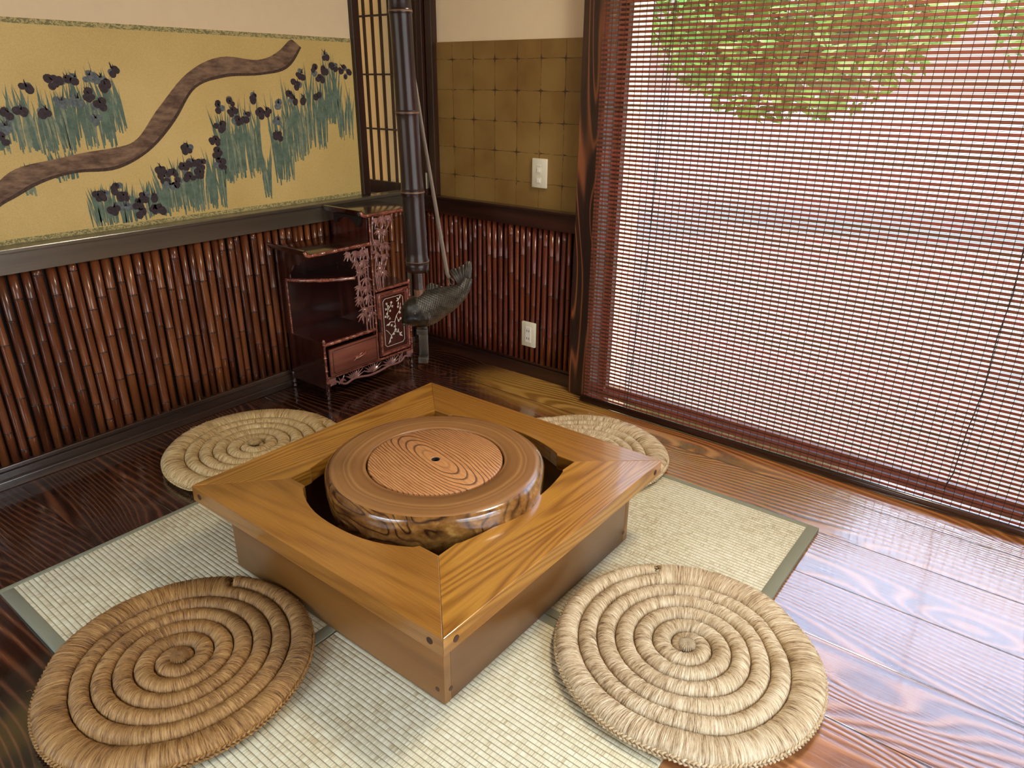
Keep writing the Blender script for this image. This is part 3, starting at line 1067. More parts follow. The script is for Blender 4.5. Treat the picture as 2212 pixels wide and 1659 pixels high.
def cord(xs, name):
    pts = [(x_, BY - .006 - .004 * math.sin(z_ * 7), z_) for x_, z_ in xs]
    MB().tube(pts, .0016, 6).build(name, M_thread, blind, smooth=True)


cord([(-.016, 1.93), (-.016, 1.56), (-.022, 1.2), (-.030, .958), (-.040, .7), (-.058, .4), (-.073, .185), (-.078, .03)], 'pull_cord')
cord([(1.135, 1.93), (1.133, 1.2), (1.132, .885), (1.138, .75), (1.130, .615), (1.134, .45), (1.122, .30), (1.118, .152), (1.105, .09)], 'pull_cord')

# ------------------------------------------------------------------ garden beyond the window
M_ground = plain('pale_gravel', (0.135, 0.130, 0.098), 0.9, 0, 0, (60, 0.5, 0.01), 0.15)
struct(MB().box(-60, 60, 1.371, 120, -0.30, -0.03), 'ground_1', M_ground)


def mat_leaf(name, c1, c2):
    m, nt, b, out = new_mat(name)
    f = noise(nt, objco(nt), 9, 3, 0.6)
    nt.links.new(ramp(nt, f, [(0.35, c1), (0.65, c2)]), b.inputs['Base Color'])
    b.inputs['Roughness'].default_value = 0.6
    return m


L_green = mat_leaf('spring_green_leaves', (0.10, 0.30, 0.03), (0.42, 0.62, 0.12))
L_red = mat_leaf('red_maple_leaves', (0.40, 0.03, 0.03), (0.70, 0.14, 0.12))


def shrub(x, y, rx, ry, z0, z1, mat, name, label, seed, nl=2600, ls=.07, bx=0.0):
    rnd_ = random.Random(seed)
    o = empty(name, (x, y, -.35), label, 'shrub', None)
    mb = MB()
    cz_ = (z0 + z1) / 2
    rz = (z1 - z0) / 2
    for _ in range(nl):
        a, u = rnd_.uniform(0, 2 * pi), rnd_.uniform(-1, 1)
        rr = rnd_.uniform(.55, 1.0)
        s_ = sqrt(1 - u * u)
        p = Vector((x + rx * rr * s_ * cos(a), y + ry * rr * s_ * sin(a), cz_ + rz * rr * u))
        d1 = Vector((rnd_.uniform(-1, 1), rnd_.uniform(-1, 1), rnd_.uniform(-.6, .6))).normalized()
        d2 = d1.cross(Vector((rnd_.uniform(-1, 1), rnd_.uniform(-1, 1), 1))).normalized()
        l_ = ls * rnd_.uniform(.6, 1.2)
        mb.add([p - d1 * l_, p + d2 * l_ * .45, p + d1 * l_, p - d2 * l_ * .45], [(0, 1, 2, 3)], 0)
    mb.build('foliage', mat, o)
    st = MB()
    for k_ in range(5):
        a = k_ * 1.3
        st.tube([(x + bx + .05 * cos(a), y + .05 * sin(a), -.35), (x + bx * .75 + rx * .2 * cos(a), y + ry * .3 * sin(a), z0 + rz * .8), (x + rx * .5 * cos(a), y + ry * .5 * sin(a), cz_ + rz * .5)], [.03, .02, .01], 6)
    st.build('stem', M_trim_z, o)
    return o


shrub(-1.3, 6.2, 1.6, 1.0, .95, 3.8, L_green, 'garden_tree', 'bright green tree glimpsed through the top left of the blind', 1, 5200, .12, bx=-2.6)
shrub(2.0, 8.6, 2.2, 1.0, 1.0, 3.8, L_green, 'garden_tree', 'bright green tree glimpsed through the top right of the blind', 2, 5200, .13, bx=1.0)
shrub(2.1, 3.0, .8, .5, -.3, .62, L_red, 'garden_shrub', 'red leaved shrub glimpsed through the right half of the blind', 4, 1300, .05)

# wooden rim and back plate made up to hold the added overhead light
added_rim = MB().lathe([(.212, 2.285), (.232, 2.285), (.232, 2.3495), (.212, 2.3495), (.212, 2.285)], 40, 0, (.85, .70)).disc(2.345, .21, 40, (.85, .70))
struct(added_rim, 'added_light_rim', M_trim_x)

# ------------------------------------------------------------------ tatami
TM = .015


def tatami(x0, x1, y0, y1, bands, label, name='tatami_mat'):
    """bands: widths of cloth on x0, x1, y0, y1"""
    o = empty(name, ((x0 + x1) / 2, (y0 + y1) / 2, 0), label, 'mat', 'half mats laid in a square')
    a, b_, c_, d_ = bands
    MB().box(x0 + .002, x1 - .002, y0 + .002, y1 - .002, 0.0003, TM - .001, bev=.003).build('woven_mat', M_tatami, o, org=(0, 0, 0), angle=40)
    h = TM + .0006
    for (p0, p1, q0, q1) in ((x0, x0 + a, y0, y1), (x1 - b_, x1, y0, y1)):
        if p1 - p0 > .001:
            MB().box(p0, p1, q0, q1, 0.0002, h, bev=.002).build('cloth_binding', M_bind, o, angle=40)
    for (p0, p1, q0, q1) in ((x0 + a, x1 - b_, y0, y0 + c_), (x0 + a, x1 - b_, y1 - d_, y1)):
        if q1 - q0 > .001:
            MB().box(p0, p1, q0, q1, 0.0002, h - .0003, bev=.002).build('cloth_binding', M_bind, o, angle=40)


TX, TY = .829, .862
tatami(-.842, -.001, -.858, -.001, (.018, .032, .030, .028), 'half mat at the left showing a pale strip beyond the golden cushion')
tatami(.001, TX, -.858, -.001, (.0, .0, .030, .028), 'half mat in front of the table, bright in the foreground')
tatami(.001, TX, .001, TY, (.030, .034, .028, .022), 'half mat at the right with its sage cloth corner by the window')
tatami(-.842, -.001, .001, TY, (.018, .030, .028, .022), 'half mat mostly hidden beneath the far side of the table')

# ------------------------------------------------------------------ hearth table
TCX, TCY, TH, TT = -.0256, .0208, .285, .047
TS = .469
tb = empty('hearth_table', (TCX, TCY, TM), 'square amber wooden table frame open around the log brazier', 'table')
XI0, XI1, YI0, YI1 = -.316, .247, -.254, .322      # inner opening


def arc_side(a0, a1, base, bulge, n=14):
    """points from a0 to a1 along an edge bowed outwards by bulge after a short straight run"""
    m0, m1 = a0 + .062, a1 - .062
    pts = [(a0, base), (m0, base)]
    nt_ = bulge * .18
    for k_ in range(n + 1):
        t = k_ / n
        a = m0 + .008 + (m1 - m0 - .016) * t
        pts.append((a, base + nt_ + (bulge - nt_) * sqrt(max(0, 1 - (2 * t - 1) ** 2)) ** 1.0 if False else base + nt_ + (bulge - nt_) * (1 - abs(2 * t - 1) ** 2.4)))
    pts += [(m1, base), (a1, base)]
    return pts


def board(poly, mat, parent, org):
    mb = MB().prism(poly, 2, TH - TT, TH)
    o = mb.build('frame_board', mat, parent, org=org)
    bv = o.modifiers.new('edge', 'BEVEL')
    bv.width = .0016
    bv.segments = 2
    bv.limit_method = 'ANGLE'
    bv.angle_limit = radians(50)
    return o


X0, X1, Y0_, Y1_ = TCX - TS, TCX + TS, TCY - TS, TCY + TS
g = .0003
# front (towards the camera's left), back, left, right boards
p = [(a, YI0 - b_) for a, b_ in arc_side(XI0, XI1, 0, .073)]
board([(X0 + g, Y0_), (X1 - g, Y0_)] + [(q[0], q[1]) for q in reversed(p)], M_table, tb, (0, Y0_, 0))
p = [(a, YI1 + b_) for a, b_ in arc_side(XI0, XI1, 0, .052)]
board([(X1 - g, Y1_), (X0 + g, Y1_)] + p, M_table, tb, (0.4, Y1_, 0))
p = [(XI0 - b_, a) for a, b_ in arc_side(YI0, YI1, 0, .030)]
board([(X0, Y1_ - g), (X0, Y0_ + g)] + p, M_table_y, tb, (X0, 0, 0))
p = [(XI1 + b_, a) for a, b_ in arc_side(YI0, YI1, 0, .032)]
board([(X1, Y0_ + g), (X1, Y1_ - g)] + list(reversed(p)), M_table_y, tb, (X1, .3, 0))
BS = .4066
b0x, b1x, b0y, b1y = TCX - BS, TCX + BS, TCY - BS, TCY + BS
SK = .022
zt = TH - TT
for (x0, x1, y0, y1, mt) in ((b0x, b1x, b0y, b0y + SK, M_skirt), (b0x, b1x, b1y - SK, b1y, M_skirt),
                             (b0x, b0x + SK, b0y + SK, b1y - SK, M_skirt_y), (b1x - SK, b1x, b0y + SK, b1y - SK, M_skirt_y)):
    MB().box(x0, x1, y0, y1, TM + .0012, zt, bev=.0012).build('skirt_board', mt, tb, org=(x0, y0, 0), angle=40)
# inner lining below the opening
for (x0, x1, y0, y1, mt) in ((XI0 - .085, XI1 + .06, YI0 - .092, YI0 - .078, M_skirt), (XI0 - .085, XI1 + .06, YI1 + .060, YI1 + .074, M_skirt),
                             (XI0 - .062, XI0 - .048, YI0 - .078, YI1 + .06, M_skirt_y), (XI1 + .038, XI1 + .052, YI0 - .078, YI1 + .06, M_skirt_y)):
    MB().box(x0, x1, y0, y1, TM + .0012, zt).build('inner_lining', mt, tb, org=(x0, y0, 0))


def peg(x_, y_, z_, axis, r_=.0085):
    mb = MB()
    d = .002
    if axis == 'y':
        mb.tube([(x_, y_ + .004, z_), (x_, y_ - d * .4, z_)], r_, 14)
    else:
        mb.tube([(x_ - .004, y_, z_), (x_ + d * .4, y_, z_)], r_, 14)
    mb.build('peg', M_peg, tb)


for x_ in (X0 + .034, X1 - .038):
    peg(x_, Y0_, TH - .024, 'y')
for y_ in (Y0_ + .038, Y1_ - .038):
    peg(X1, y_, TH - .024, 'x')
peg(b1x - .022, b0y, TM + .035, 'y', .006)
peg(b1x, b0y + .020, TM + .035, 'x', .006)
peg(b1x, b1y - .022, TM + .035, 'x', .006)
peg(b1x - .022, b0y, TM + .19, 'y', .006)

# ------------------------------------------------------------------ log brazier with its lid
LCX, LCY, LZ = -.014, .012, .336


def mat_logtop():
    m, nt, b, out = new_mat('turned_log_top')
    co = objco(nt)
    sp = N(nt, 'ShaderNodeSeparateXYZ')
    nt.links.new(co, sp.inputs[0])
    r_ = MA(nt, 'SQRT', MA(nt, 'ADD', MA(nt, 'MULTIPLY', sp.outputs['X'], sp.outputs['X']), MA(nt, 'MULTIPLY', sp.outputs['Y'], sp.outputs['Y'])))
    n1 = noise(nt, co, 4, 2)
    rr = MA(nt, 'ADD', r_, MA(nt, 'MULTIPLY', n1, .03))
    cb = N(nt, 'ShaderNodeCombineXYZ')
    nt.links.new(rr, cb.inputs[0])
    fine = noise(nt, cb.outputs[0], 700, 3, .6)
    mid_ = noise(nt, cb.outputs[0], 90, 2, .5)
    f = MA(nt, 'ADD', MA(nt, 'MULTIPLY', fine, .45), MA(nt, 'MULTIPLY', mid_, .55))
    col = ramp(nt, f, [(0.34, (0.13, 0.052, 0.016)), (0.5, (0.27, 0.125, 0.040)), (0.64, (0.40, 0.21, 0.075))])
    nt.links.new(col, b.inputs['Base Color'])
    b.inputs['Roughness'].default_value = .33
    b.inputs['Coat Weight'].default_value = .5
    b.inputs['Coat Roughness'].default_value = .15
    return m


def mat_logside():
    m, nt, b, out = new_mat('polished_burl_side')
    co = mapping(nt, objco(nt), (1, 1, 1.4))
    n1 = noise(nt, co, 3.6, 2, .5, .8)
    s = MA(nt, 'MULTIPLY_ADD', MA(nt, 'SINE', MA(nt, 'MULTIPLY', n1, 95.0)), .5, .5)
    msk = ramp(nt, noise(nt, co, 5.0, 2), [(0.34, 0.0), (0.5, 1.0)])
    line = MA(nt, 'MULTIPLY', MA(nt, 'POWER', s, 5.0), msk)
    n2 = noise(nt, co, 30, 4, .6)
    col = ramp(nt, n2, [(0.3, (0.10, 0.040, 0.010)), (0.55, (0.27, 0.125, 0.028)), (0.75, (0.48, 0.27, 0.07))])
    n3 = noise(nt, co, 4, 2)
    col = mix(nt, ramp(nt, n3, [(0.4, 0.0), (0.65, 0.7)]), col, (0.10, 0.035, 0.012))
    col = mix(nt, line, col, (0.025, 0.008, 0.005))
    nt.links.new(col, b.inputs['Base Color'])
    b.inputs['Roughness'].default_value = .22
    b.inputs['Coat Weight'].default_value = .9
    b.inputs['Coat Roughness'].default_value = .06
    bump(nt, b, noise(nt, co, 14, 2), .25, .006)
    return m


def mat_lid():
    m, nt, b, out = new_mat('zelkova_lid')
    co = mapping(nt, objco(nt), (1, 1, 1), (0, 0, 0), (0, 0, radians(12)))
    sp = N(nt, 'ShaderNodeSeparateXYZ')
    nt.links.new(co, sp.inputs[0])
    X, Y = sp.outputs['X'], sp.outputs['Y']
    w = MA(nt, 'SUBTRACT', noise(nt, mapping(nt, co, (.6, 1, 1)), 9, 2), .5)
    ys = MA(nt, 'ADD', Y, MA(nt, 'MULTIPLY', w, .030))
    yy = MA(nt, 'MULTIPLY', ys, ys)
    xx_ = MA(nt, 'MULTIPLY', MA(nt, 'MULTIPLY', X, .30), MA(nt, 'MULTIPLY', X, .30))
    d = MA(nt, 'SQRT', MA(nt, 'ADD', yy, xx_))
    # rings widest near the heart, tight towards the rim
    t = MA(nt, 'MULTIPLY', MA(nt, 'POWER', MA(nt, 'MULTIPLY', d, 5.6), 1.25), 19.0)
    fr = MA(nt, 'FRACT', t)
    line = ramp(nt, fr, [(0.0, 1.0), (0.10, 0.9), (0.30, 0.0), (0.94, 0.0), (1.0, 1.0)])
    heart = ramp(nt, d, [(0.014, 0.0), (0.024, 1.0)])
    line = MA(nt, 'MULTIPLY', line, heart)
    n2 = noise(nt, mapping(nt, co, (.1, 1, 1)), 260, 3, .6)
    base = ramp(nt, n2, [(0.3, (0.40, 0.165, 0.055)), (0.7, (0.62, 0.31, 0.12))])
    col = mix(nt, MA(nt, 'MULTIPLY', line, .88), base, (0.055, 0.018, 0.010))
    nt.links.new(col, b.inputs['Base Color'])
    b.inputs['Roughness'].default_value = .38
    b.inputs['Coat Weight'].default_value = .35
    bump(nt, b, MA(nt, 'SUBTRACT', 1.0, line), .35, .0012)
    return m


M_logtop, M_logside, M_lid = mat_logtop(), mat_logside(), mat_lid()
lg = empty('log_brazier', (LCX, LCY, TM), 'hollowed polished log brazier standing in the table opening', 'brazier')


def lrf(a, z):
    t = min(1, max(0, (LZ - z) / .05))
    f_ = 1 + .012 * sin(a * 2 + .6) + t * (.012 * sin(a * 3 + 1) + .012 * sin(a * 5 + 2.2) + .007 * sin(a * 9))
    return f_


body = MB()
nS = 96
R_ = .300
prof = [(.1925, LZ - .012), (.1925, LZ - .001), (.194, LZ), (R_ - .030, LZ), (R_ - .014, LZ - .003), (R_ - .004, LZ - .011), (R_ + .002, LZ - .024)]
body.lathe(prof[:5], nS, 0, (LCX, LCY), rf=lambda a, z: 1.0)
body2 = MB()


def sm(a, z, r):
    return 1.0 if r < .2 else lrf(a, z)


body = MB()
vs, fs = [], []
full = [(.1925, LZ - .020), (.1925, LZ - .0015), (.194, LZ), (.24, LZ), (R_ - .026, LZ), (R_ - .012, LZ - .003), (R_ - .003, LZ - .010), (R_ + .002, LZ - .022), (R_ + .003, LZ - .05), (R_ - .002, LZ - .09), (R_ - .012, LZ - .14), (R_ - .03, LZ - .20), (R_ - .05, LZ - .27), (R_ - .06, TM + .0015)]
for r_, z_ in full:
    for k_ in range(nS):
        a = 2 * pi * k_ / nS
        rr = r_ * sm(a, z_, r_)
        vs.append((LCX + rr * cos(a), LCY + rr * sin(a), z_))
mi_ = []
for i in range(len(full) - 1):
    for k_ in range(nS):
        k2 = (k_ + 1) % nS
        body.f.append((i * nS + k_, i * nS + k2, (i + 1) * nS + k2, (i + 1) * nS + k_))
        body.m.append(0 if i < 5 else 1)
body.f.append(tuple(range((len(full) - 1) * nS, len(full) * nS)))
body.m.append(1)
body.f.append(tuple(range(nS)))
body.m.append(1)
body.v = vs
body.build('log_body', [M_logtop, M_logside], lg, angle=50)
lid = MB()
lp = [(.0115, LZ - .012), (.0115, LZ - .0015), (.0135, LZ + .0002), (.1835, LZ + .0006), (.1862, LZ - .0008), (.1872, LZ - .004), (.1872, LZ - .016)]
lid.lathe(lp, 72, 0, (LCX, LCY))
lo = lid.build('lid', M_lid, lg, angle=40)
MB().lathe([(.0098, LZ - .013), (.0098, LZ - .001), (.0118, LZ - .0005)], 24, 0, (LCX, LCY)).disc(LZ - .0125, .0112, 24, (LCX, LCY)).build('finger_hole', M_slot, lo)

# ------------------------------------------------------------------ straw cushions


def straw_cushion(cx, cy, R0, rotz, mat, label, seed, turns=6.4, mirror=1, H=.048, end_step=True, step_in=.08):
    rnd_ = random.Random(seed)
    o = empty('straw_cushion', (cx, cy, TM + .001), label, 'cushion', None)
    pitch = R0 / (turns + .5)
    n = 14
    ds = .0023
    th = 0.9
    mb = MB()
    rings = []
    u = 0.0
    TE = turns * 2 * pi
    while th < TE:
        r_ = pitch * (th / (2 * pi))
        rings.append((th, r_, u))
        step = ds / max(r_ + pitch * .5, .012)
        th += step
        u += ds
    k1 = len(rings)

    def droop(x_, y_, z_):
        # the soft coil sags where it hangs over the edge of the mats
        wx, wy = cx + x_, cy + y_
        dx = max(wx - TX, -.842 - wx, 0)
        dy = max(wy - TY, -.858 - wy, 0)
        d_ = hypot(dx, dy)
        t = min(1, d_ / .09)
        return z_ - .0125 * t * t * (3 - 2 * t)
    jit = 0
    for i, (t, r_, u_) in enumerate(rings):
        if i % 2 == 0:
            jit = rnd_.uniform(.95, 1.04)
        ridge = jit if i % 2 == 0 else .925
        st = min(1, i / 60.0) * .45 + .55
        # the last turn starts broad where the coil's end butts against it, so the rim is round
        r_in, r_out = r_ - pitch * .5, r_ + pitch * .5
        last = t - (TE - 2 * pi)
        if last > 0:
            q = min(1, last / step_in)
            q = q * q * (3 - 2 * q)
            r_out = r_out * (1 - q) + R0 * q
            if last > 2 * pi - .16 and not end_step:
                r_out -= (last - 2 * pi + .16) * .05
        rc = (r_in + r_out) / 2
        a = (r_out - r_in) * .515 * (1 + (ridge - 1) * .55)
        h = (H * .5) * ridge * (.86 + .14 * min(1, r_ / .08)) * st ** .3
        ang = mirror * t + rotz
        lean = (.0035 * sin(u_ * 90) if False else 0)
        for k_ in range(n):
            p_ = 2 * pi * k_ / n
            cr, sz = cos(p_), sin(p_)
            # flattened, rounded-square cross-section
            rr = rc + a * cr
            zz_ = H * .5 + h * (abs(sz) ** .92) * (1 if sz > 0 else -1)
            sw_ = .10 * cr * ds * 10      # strands lie slightly askew
            aa = ang + mirror * sw_ / max(r_, .02)
            x_, y_ = rr * cos(aa), rr * sin(aa)
            mb.v.append((cx + x_, cy + y_, max(.0012, TM + .001 + droop(x_, y_, zz_))))
            mb.uv[len(mb.v) - 1] = (u_, k_ / n)
    L_ = len(rings)
    for i in range(L_ - 1):
        for k_ in range(n):
            k2 = (k_ + 1) % n
            mb.f.append((i * n + k_, i * n + k2, (i + 1) * n + k2, (i + 1) * n + k_))
            mb.m.append(0)
    mb.f.append(tuple(reversed(range(n))))
    mb.m.append(0)
    mb.f.append(tuple((L_ - 1) * n + k_ for k_ in range(n)))
    mb.m.append(0)
    mb.build('coiled_straw', mat, o, smooth=True)
    # heart plug
    hp = MB()
    for k_ in range(26):
        a = 2 * pi * k_ / 26
        hp.tube([(cx, cy, TM + H * .90), (cx + .009 * cos(a), cy + .009 * sin(a), TM + H * .95), (cx + .018 * cos(a), cy + .018 * sin(a), TM + H * .88), (cx + .024 * cos(a), cy + .024 * sin(a), TM + H * .70)], [.0012, .0022, .0030, .0024], 5)
    for i_ in range(len(hp.v)):
        hp.uv[i_] = (i_ * .01, 0)
    hp.build('heart_knot', mat, o, smooth=True)
    # braided rim: two twisted strands of short stitches round the lower edge
    bd = MB()
    RR = R0 - .0005
    ns = int(2 * pi * RR / .0105)
    for s_ in (0, 1):
        for k_ in range(ns):
            a = 2 * pi * (k_ + .5 * s_) / ns
            da = 2 * pi / ns
            z_ = .021 + (.0045 if s_ else -.0045)
            pts = []
            for (f_, dz, dr) in ((-.75, (-.004 if s_ else .004), -.003), (0, 0, .003), (.75, (.004 if s_ else -.004), -.002)):
                aa = a + da * f_
                rr = RR + dr
                x_, y_ = rr * cos(aa), rr * sin(aa)
                pts.append((cx + x_, cy + y_, max(.004, TM + .001 + droop(x_, y_, z_ + dz))))
            bd.tube(pts, [.0012, .0034, .0012], 5)
    for i_ in range(len(bd.v)):
        bd.uv[i_] = (i_ * .0007, 0)
    bd.build('braided_rim', mat, o, smooth=True)
    # stray straw ends
    st = MB()
    for k_ in range(26):
        a = rnd_.uniform(0, 2 * pi)
        r1 = rnd_.choice((R0 + .004, R0 + .004, rnd_.uniform(.05, R0)))
        z_ = TM + (.02 if r1 > R0 else H + .001)
        l_ = rnd_.uniform(.008, .022)
        b_ = a + rnd_.uniform(-1.2, 1.2)
        p0 = Vector((cx + r1 * cos(a), cy + r1 * sin(a), z_))
        p1 = p0 + Vector((cos(b_) * l_ * .5, sin(b_) * l_ * .5, .002))
        p2 = p0 + Vector((cos(b_ + .5) * l_, sin(b_ + .5) * l_, -.001))
        st.tube([p0, p1, p2], .0004, 4)
    for i_ in range(len(st.v)):
        st.uv[i_] = (i_ * .01, 0)
    tag(st.build('stray_straw', mat, o), kind='stuff')
    return o


def end_at(turns, mirror, deg):
    return radians(deg) - mirror * turns * 2 * pi


straw_cushion(-.182, -.696, .303, end_at(6.4, 1, 122), M_straw_a, 'golden brown coiled straw cushion at the lower left of the picture', 21, 6.4, 1, step_in=.07)
straw_cushion(.738, .090, .318, end_at(6.5, -1, 133), M_straw_b, 'pale coiled straw cushion half on the bare floor at lower right', 22, 6.5, -1)
straw_cushion(-1.0, .05, .322, end_at(6.2, 1, 80), M_straw_c, 'light gold coiled straw cushion between the table and bamboo wainscot', 23, 6.2, 1, step_in=.07)
straw_cushion(-.005, .80, .302, end_at(6.2, -1, 95), M_straw_b, 'pinkish coiled straw cushion behind the table near the window post', 24, 6.2, -1, step_in=.07)

# ------------------------------------------------------------------ hanging pot hook over the table
A_ = Vector((.789, .614, 0))          # horizontal axis across the fish
B_ = Vector((-.614, .789, 0))         # its thickness direction
hk = empty('pot_hook', (0, 0, .637), 'blackened bamboo pot hook with iron fish hanging over the table', 'pot hook')


def HP(s_, z_, t=0.0):
    return A_ * s_ + B_ * t + Vector((0, 0, z_))


def axis_s(z_):
    return -.0280 - (z_ - .90) * .0238


tubem = MB()
zs = []
nodes = [1.2408, 1.4455, 1.0655, 1.65, 1.86, 2.08]


def tube_r(z_):
    r_ = .0238 + (1.47 - z_) * .0052
    r_ = max(.0225, min(.0275, r_))
    mids = sorted(nodes + [.8745])
    lo_ = max([q for q in mids if q <= z_] or [.8745])
    hi_ = min([q for q in mids if q > z_] or [2.35])
    t = (z_ - lo_) / (hi_ - lo_)
    return r_ * (1 + .05 * (2 * t - 1) ** 4)


z = .8745
pts, rad, ml = [], [], []
zl = [.8745]
while z < CH:
    z += .012
    zl.append(min(z, CH))
prof = [(q, tube_r(q), 0) for q in zl]
prof = [p_ for p_ in prof if all(abs(p_[0] - q) > .004 for q in nodes)]
for q in nodes:
    r_ = tube_r(q + .001)
    prof += [(q - .0035, r_ * 1.02, 0), (q - .0015, r_ * 1.07, 1), (q, r_ * 1.02, 1), (q + .0018, r_ * 1.06, 1), (q + .004, r_ * 1.0, 0)]
# lower collar
prof += [(.898, .0288, 0), (.8995, .0300, 1), (.9015, .0300, 1)]
prof.sort()
n_ = 24
for z_, r_, m_ in prof:
    c_ = HP(axis_s(z_), z_)
    for k_ in range(n_):
        a = 2 * pi * k_ / n_
        tubem.v.append((c_.x + r_ * cos(a), c_.y + r_ * sin(a), z_))
for i in range(len(prof) - 1):
    for k_ in range(n_):
        k2 = (k_ + 1) % n_
        tubem.f.append((i * n_ + k_, i * n_ + k2, (i + 1) * n_ + k2, (i + 1) * n_ + k_))
        tubem.m.append(1 if (prof[i][2] and prof[i + 1][2]) else 0)
tubem.f.append(tuple(range(n_)))
tubem.m.append(0)
tubem.build('bamboo_tube', [M_tube, M_tubenode], hk, smooth=True, org=(0, 0, .8745))
MB().tube([HP(-.0285, .89), HP(-.0275, .845), HP(-.0265, .80), HP(-.024, .735)], [.0105, .0105, .0118, .0118], 8).build('inner_rod', M_tube, hk)
MB().tube([HP(-.0275, .828), HP(-.0272, .816), HP(-.0268, .806)], [.0125, .0125, .0122], 10).build('rod_collar', M_tubenode, hk)

# the carp
spine = [(-.0735, .7420), (-.066, .7470), (-.056, .7540), (-.040, .7660), (-.020, .7735), (.000, .7830), (.020, .7935), (.040, .8020), (.058, .8105), (.074, .8210), (.086, .8335), (.0935, .8480), (.0965, .858)]
hw = [.0030, .0150, .0270, .0395, .0440, .0435, .0400, .0355, .0290, .0225, .0165, .0125, .0110]
wd = [.0030, .0110, .0190, .0260, .0290, .0285, .0260, .0225, .0180, .0135, .0095, .0060, .0035]
sp_ = catmull([(a, b_, c_, d_) for (a, b_), c_, d_ in zip(spine, hw, wd)], 5)
fm = MB()
nf = 28
for i, (s_, z_, h_, w_) in enumerate(sp_):
    q0, q1 = sp_[max(i - 1, 0)], sp_[min(i + 1, len(sp_) - 1)]
    ts, tz = q1[0] - q0[0], q1[1] - q0[1]
    L_ = hypot(ts, tz)
    ns_, nz_ = -tz / L_, ts / L_
    if i < 10:       # keep the head's sections close to upright
        k_ = i / 10
        ns_ = ns_ * k_ + (-.35) * (1 - k_)
        nz_ = nz_ * k_ + .94 * (1 - k_)
    for k_ in range(nf):
        a = 2 * pi * k_ / nf
        ca, sa = cos(a), sin(a)
        ridge_ = 1.0
        P_ = HP(s_ + ns_ * ca * h_ * .98, z_ + nz_ * ca * h_ * .98, sa * w_ * (1 - .18 * ca))
        fm.v.append(tuple(P_))
        fm.uv[len(fm.v) - 1] = (i / len(sp_), k_ / nf)
for i in range(len(sp_) - 1):
    for k_ in range(nf):
        k2 = (k_ + 1) % nf
        fm.f.append((i * nf + k_, i * nf + k2, (i + 1) * nf + k2, (i + 1) * nf + k_))
        fm.m.append(0)
fm.f.append(tuple(reversed(range(nf))))
fm.m.append(0)
fm.f.append(tuple((len(sp_) - 1) * nf + k_ for k_ in range(nf)))
fm.m.append(0)


def mat_fish():
    m, nt, b, out = new_mat('scaled_cast_iron')
    co = objco(nt)
    # scales as overlapping rows in the plane of the fish
    rot_ = mapping(nt, co, (1, 1, 1), (0, 0, 0), (0, 0, radians(-37.9)))
    sp2 = N(nt, 'ShaderNodeSeparateXYZ')
    nt.links.new(rot_, sp2.inputs[0])
    s_, z_ = sp2.outputs['X'], sp2.outputs['Z']
    al = radians(28)
    u_ = MA(nt, 'ADD', MA(nt, 'MULTIPLY', s_, cos(al)), MA(nt, 'MULTIPLY', z_, sin(al)))
    v_ = MA(nt, 'SUBTRACT', MA(nt, 'MULTIPLY', z_, cos(al)), MA(nt, 'MULTIPLY', s_, sin(al)))
    P_ = .0070
    row = MA(nt, 'DIVIDE', u_, P_ * .5)
    odd = MA(nt, 'MULTIPLY', MA(nt, 'MODULO', MA(nt, 'ABSOLUTE', MA(nt, 'FLOOR', row)), 2.0), .5)
    fu = MA(nt, 'FRACT', row)
    fv = MA(nt, 'SUBTRACT', MA(nt, 'FRACT', MA(nt, 'ADD', MA(nt, 'DIVIDE', v_, P_), odd)), .5)
    dd = MA(nt, 'ADD', fu, MA(nt, 'MULTIPLY', MA(nt, 'MULTIPLY', fv, fv), 2.6))
    hgt = MA(nt, 'FRACT', dd)
    msk = ramp(nt, MA(nt, 'MULTIPLY', MA(nt, 'ADD', u_, .04), 10.0), [(0.38, 0.0), (0.44, 1.0)])
    hgt = MA(nt, 'MULTIPLY', hgt, msk)
    n_ = noise(nt, co, 90, 3)
    col = ramp(nt, MA(nt, 'ADD', MA(nt, 'MULTIPLY', hgt, .4), MA(nt, 'MULTIPLY', n_, .6)), [(0.25, (0.018, 0.016, 0.013)), (0.8, (0.13, 0.12, 0.095))])
    nt.links.new(col, b.inputs['Base Color'])
    b.inputs['Metallic'].default_value = .6
    b.inputs['Roughness'].default_value = .30
    bump(nt, b, hgt, .6, .0012)
    return m


M_fish = mat_fish()
fish = fm.build('iron_fish', M_fish, hk, smooth=True, org=(0, 0, .74))
# tail fan, dorsal fin
tf = MB()
root0, root1 = (.0905, .842), (.1005, .852)
tips = [(.0505, .8764), (.058, .880), (.0665, .8815), (.077, .8865), (.0869, .8915), (.0953, .8995), (.1010, .9000), (.1049, .8965), (.1060, .8850), (.1056, .8740), (.1045, .8656)]
bs = []
for i in range(len(tips)):
    t = i / (len(tips) - 1)
    bs.append((root0[0] * (1 - t) + root1[0] * t - .012 * (1 - t) - .004, root0[1] * (1 - t) + root1[1] * t - .004 * (1 - t)))
for i in range(len(tips) - 1):
    for s2 in (1, -1):
        pass
    a0, a1, c0, c1 = HP(*bs[i], .0022), HP(*bs[i + 1], .0022), HP(*tips[i], .0010), HP(*tips[i + 1], .0010)
    a2, a3, c2, c3 = HP(*bs[i], -.0022), HP(*bs[i + 1], -.0022), HP(*tips[i], -.0010), HP(*tips[i + 1], -.0010)
    tf.add([a0, a1, c0, c1, a2, a3, c2, c3], [(0, 1, 3, 2), (4, 6, 7, 5), (2, 3, 7, 6), (0, 2, 6, 4), (1, 5, 7, 3)])
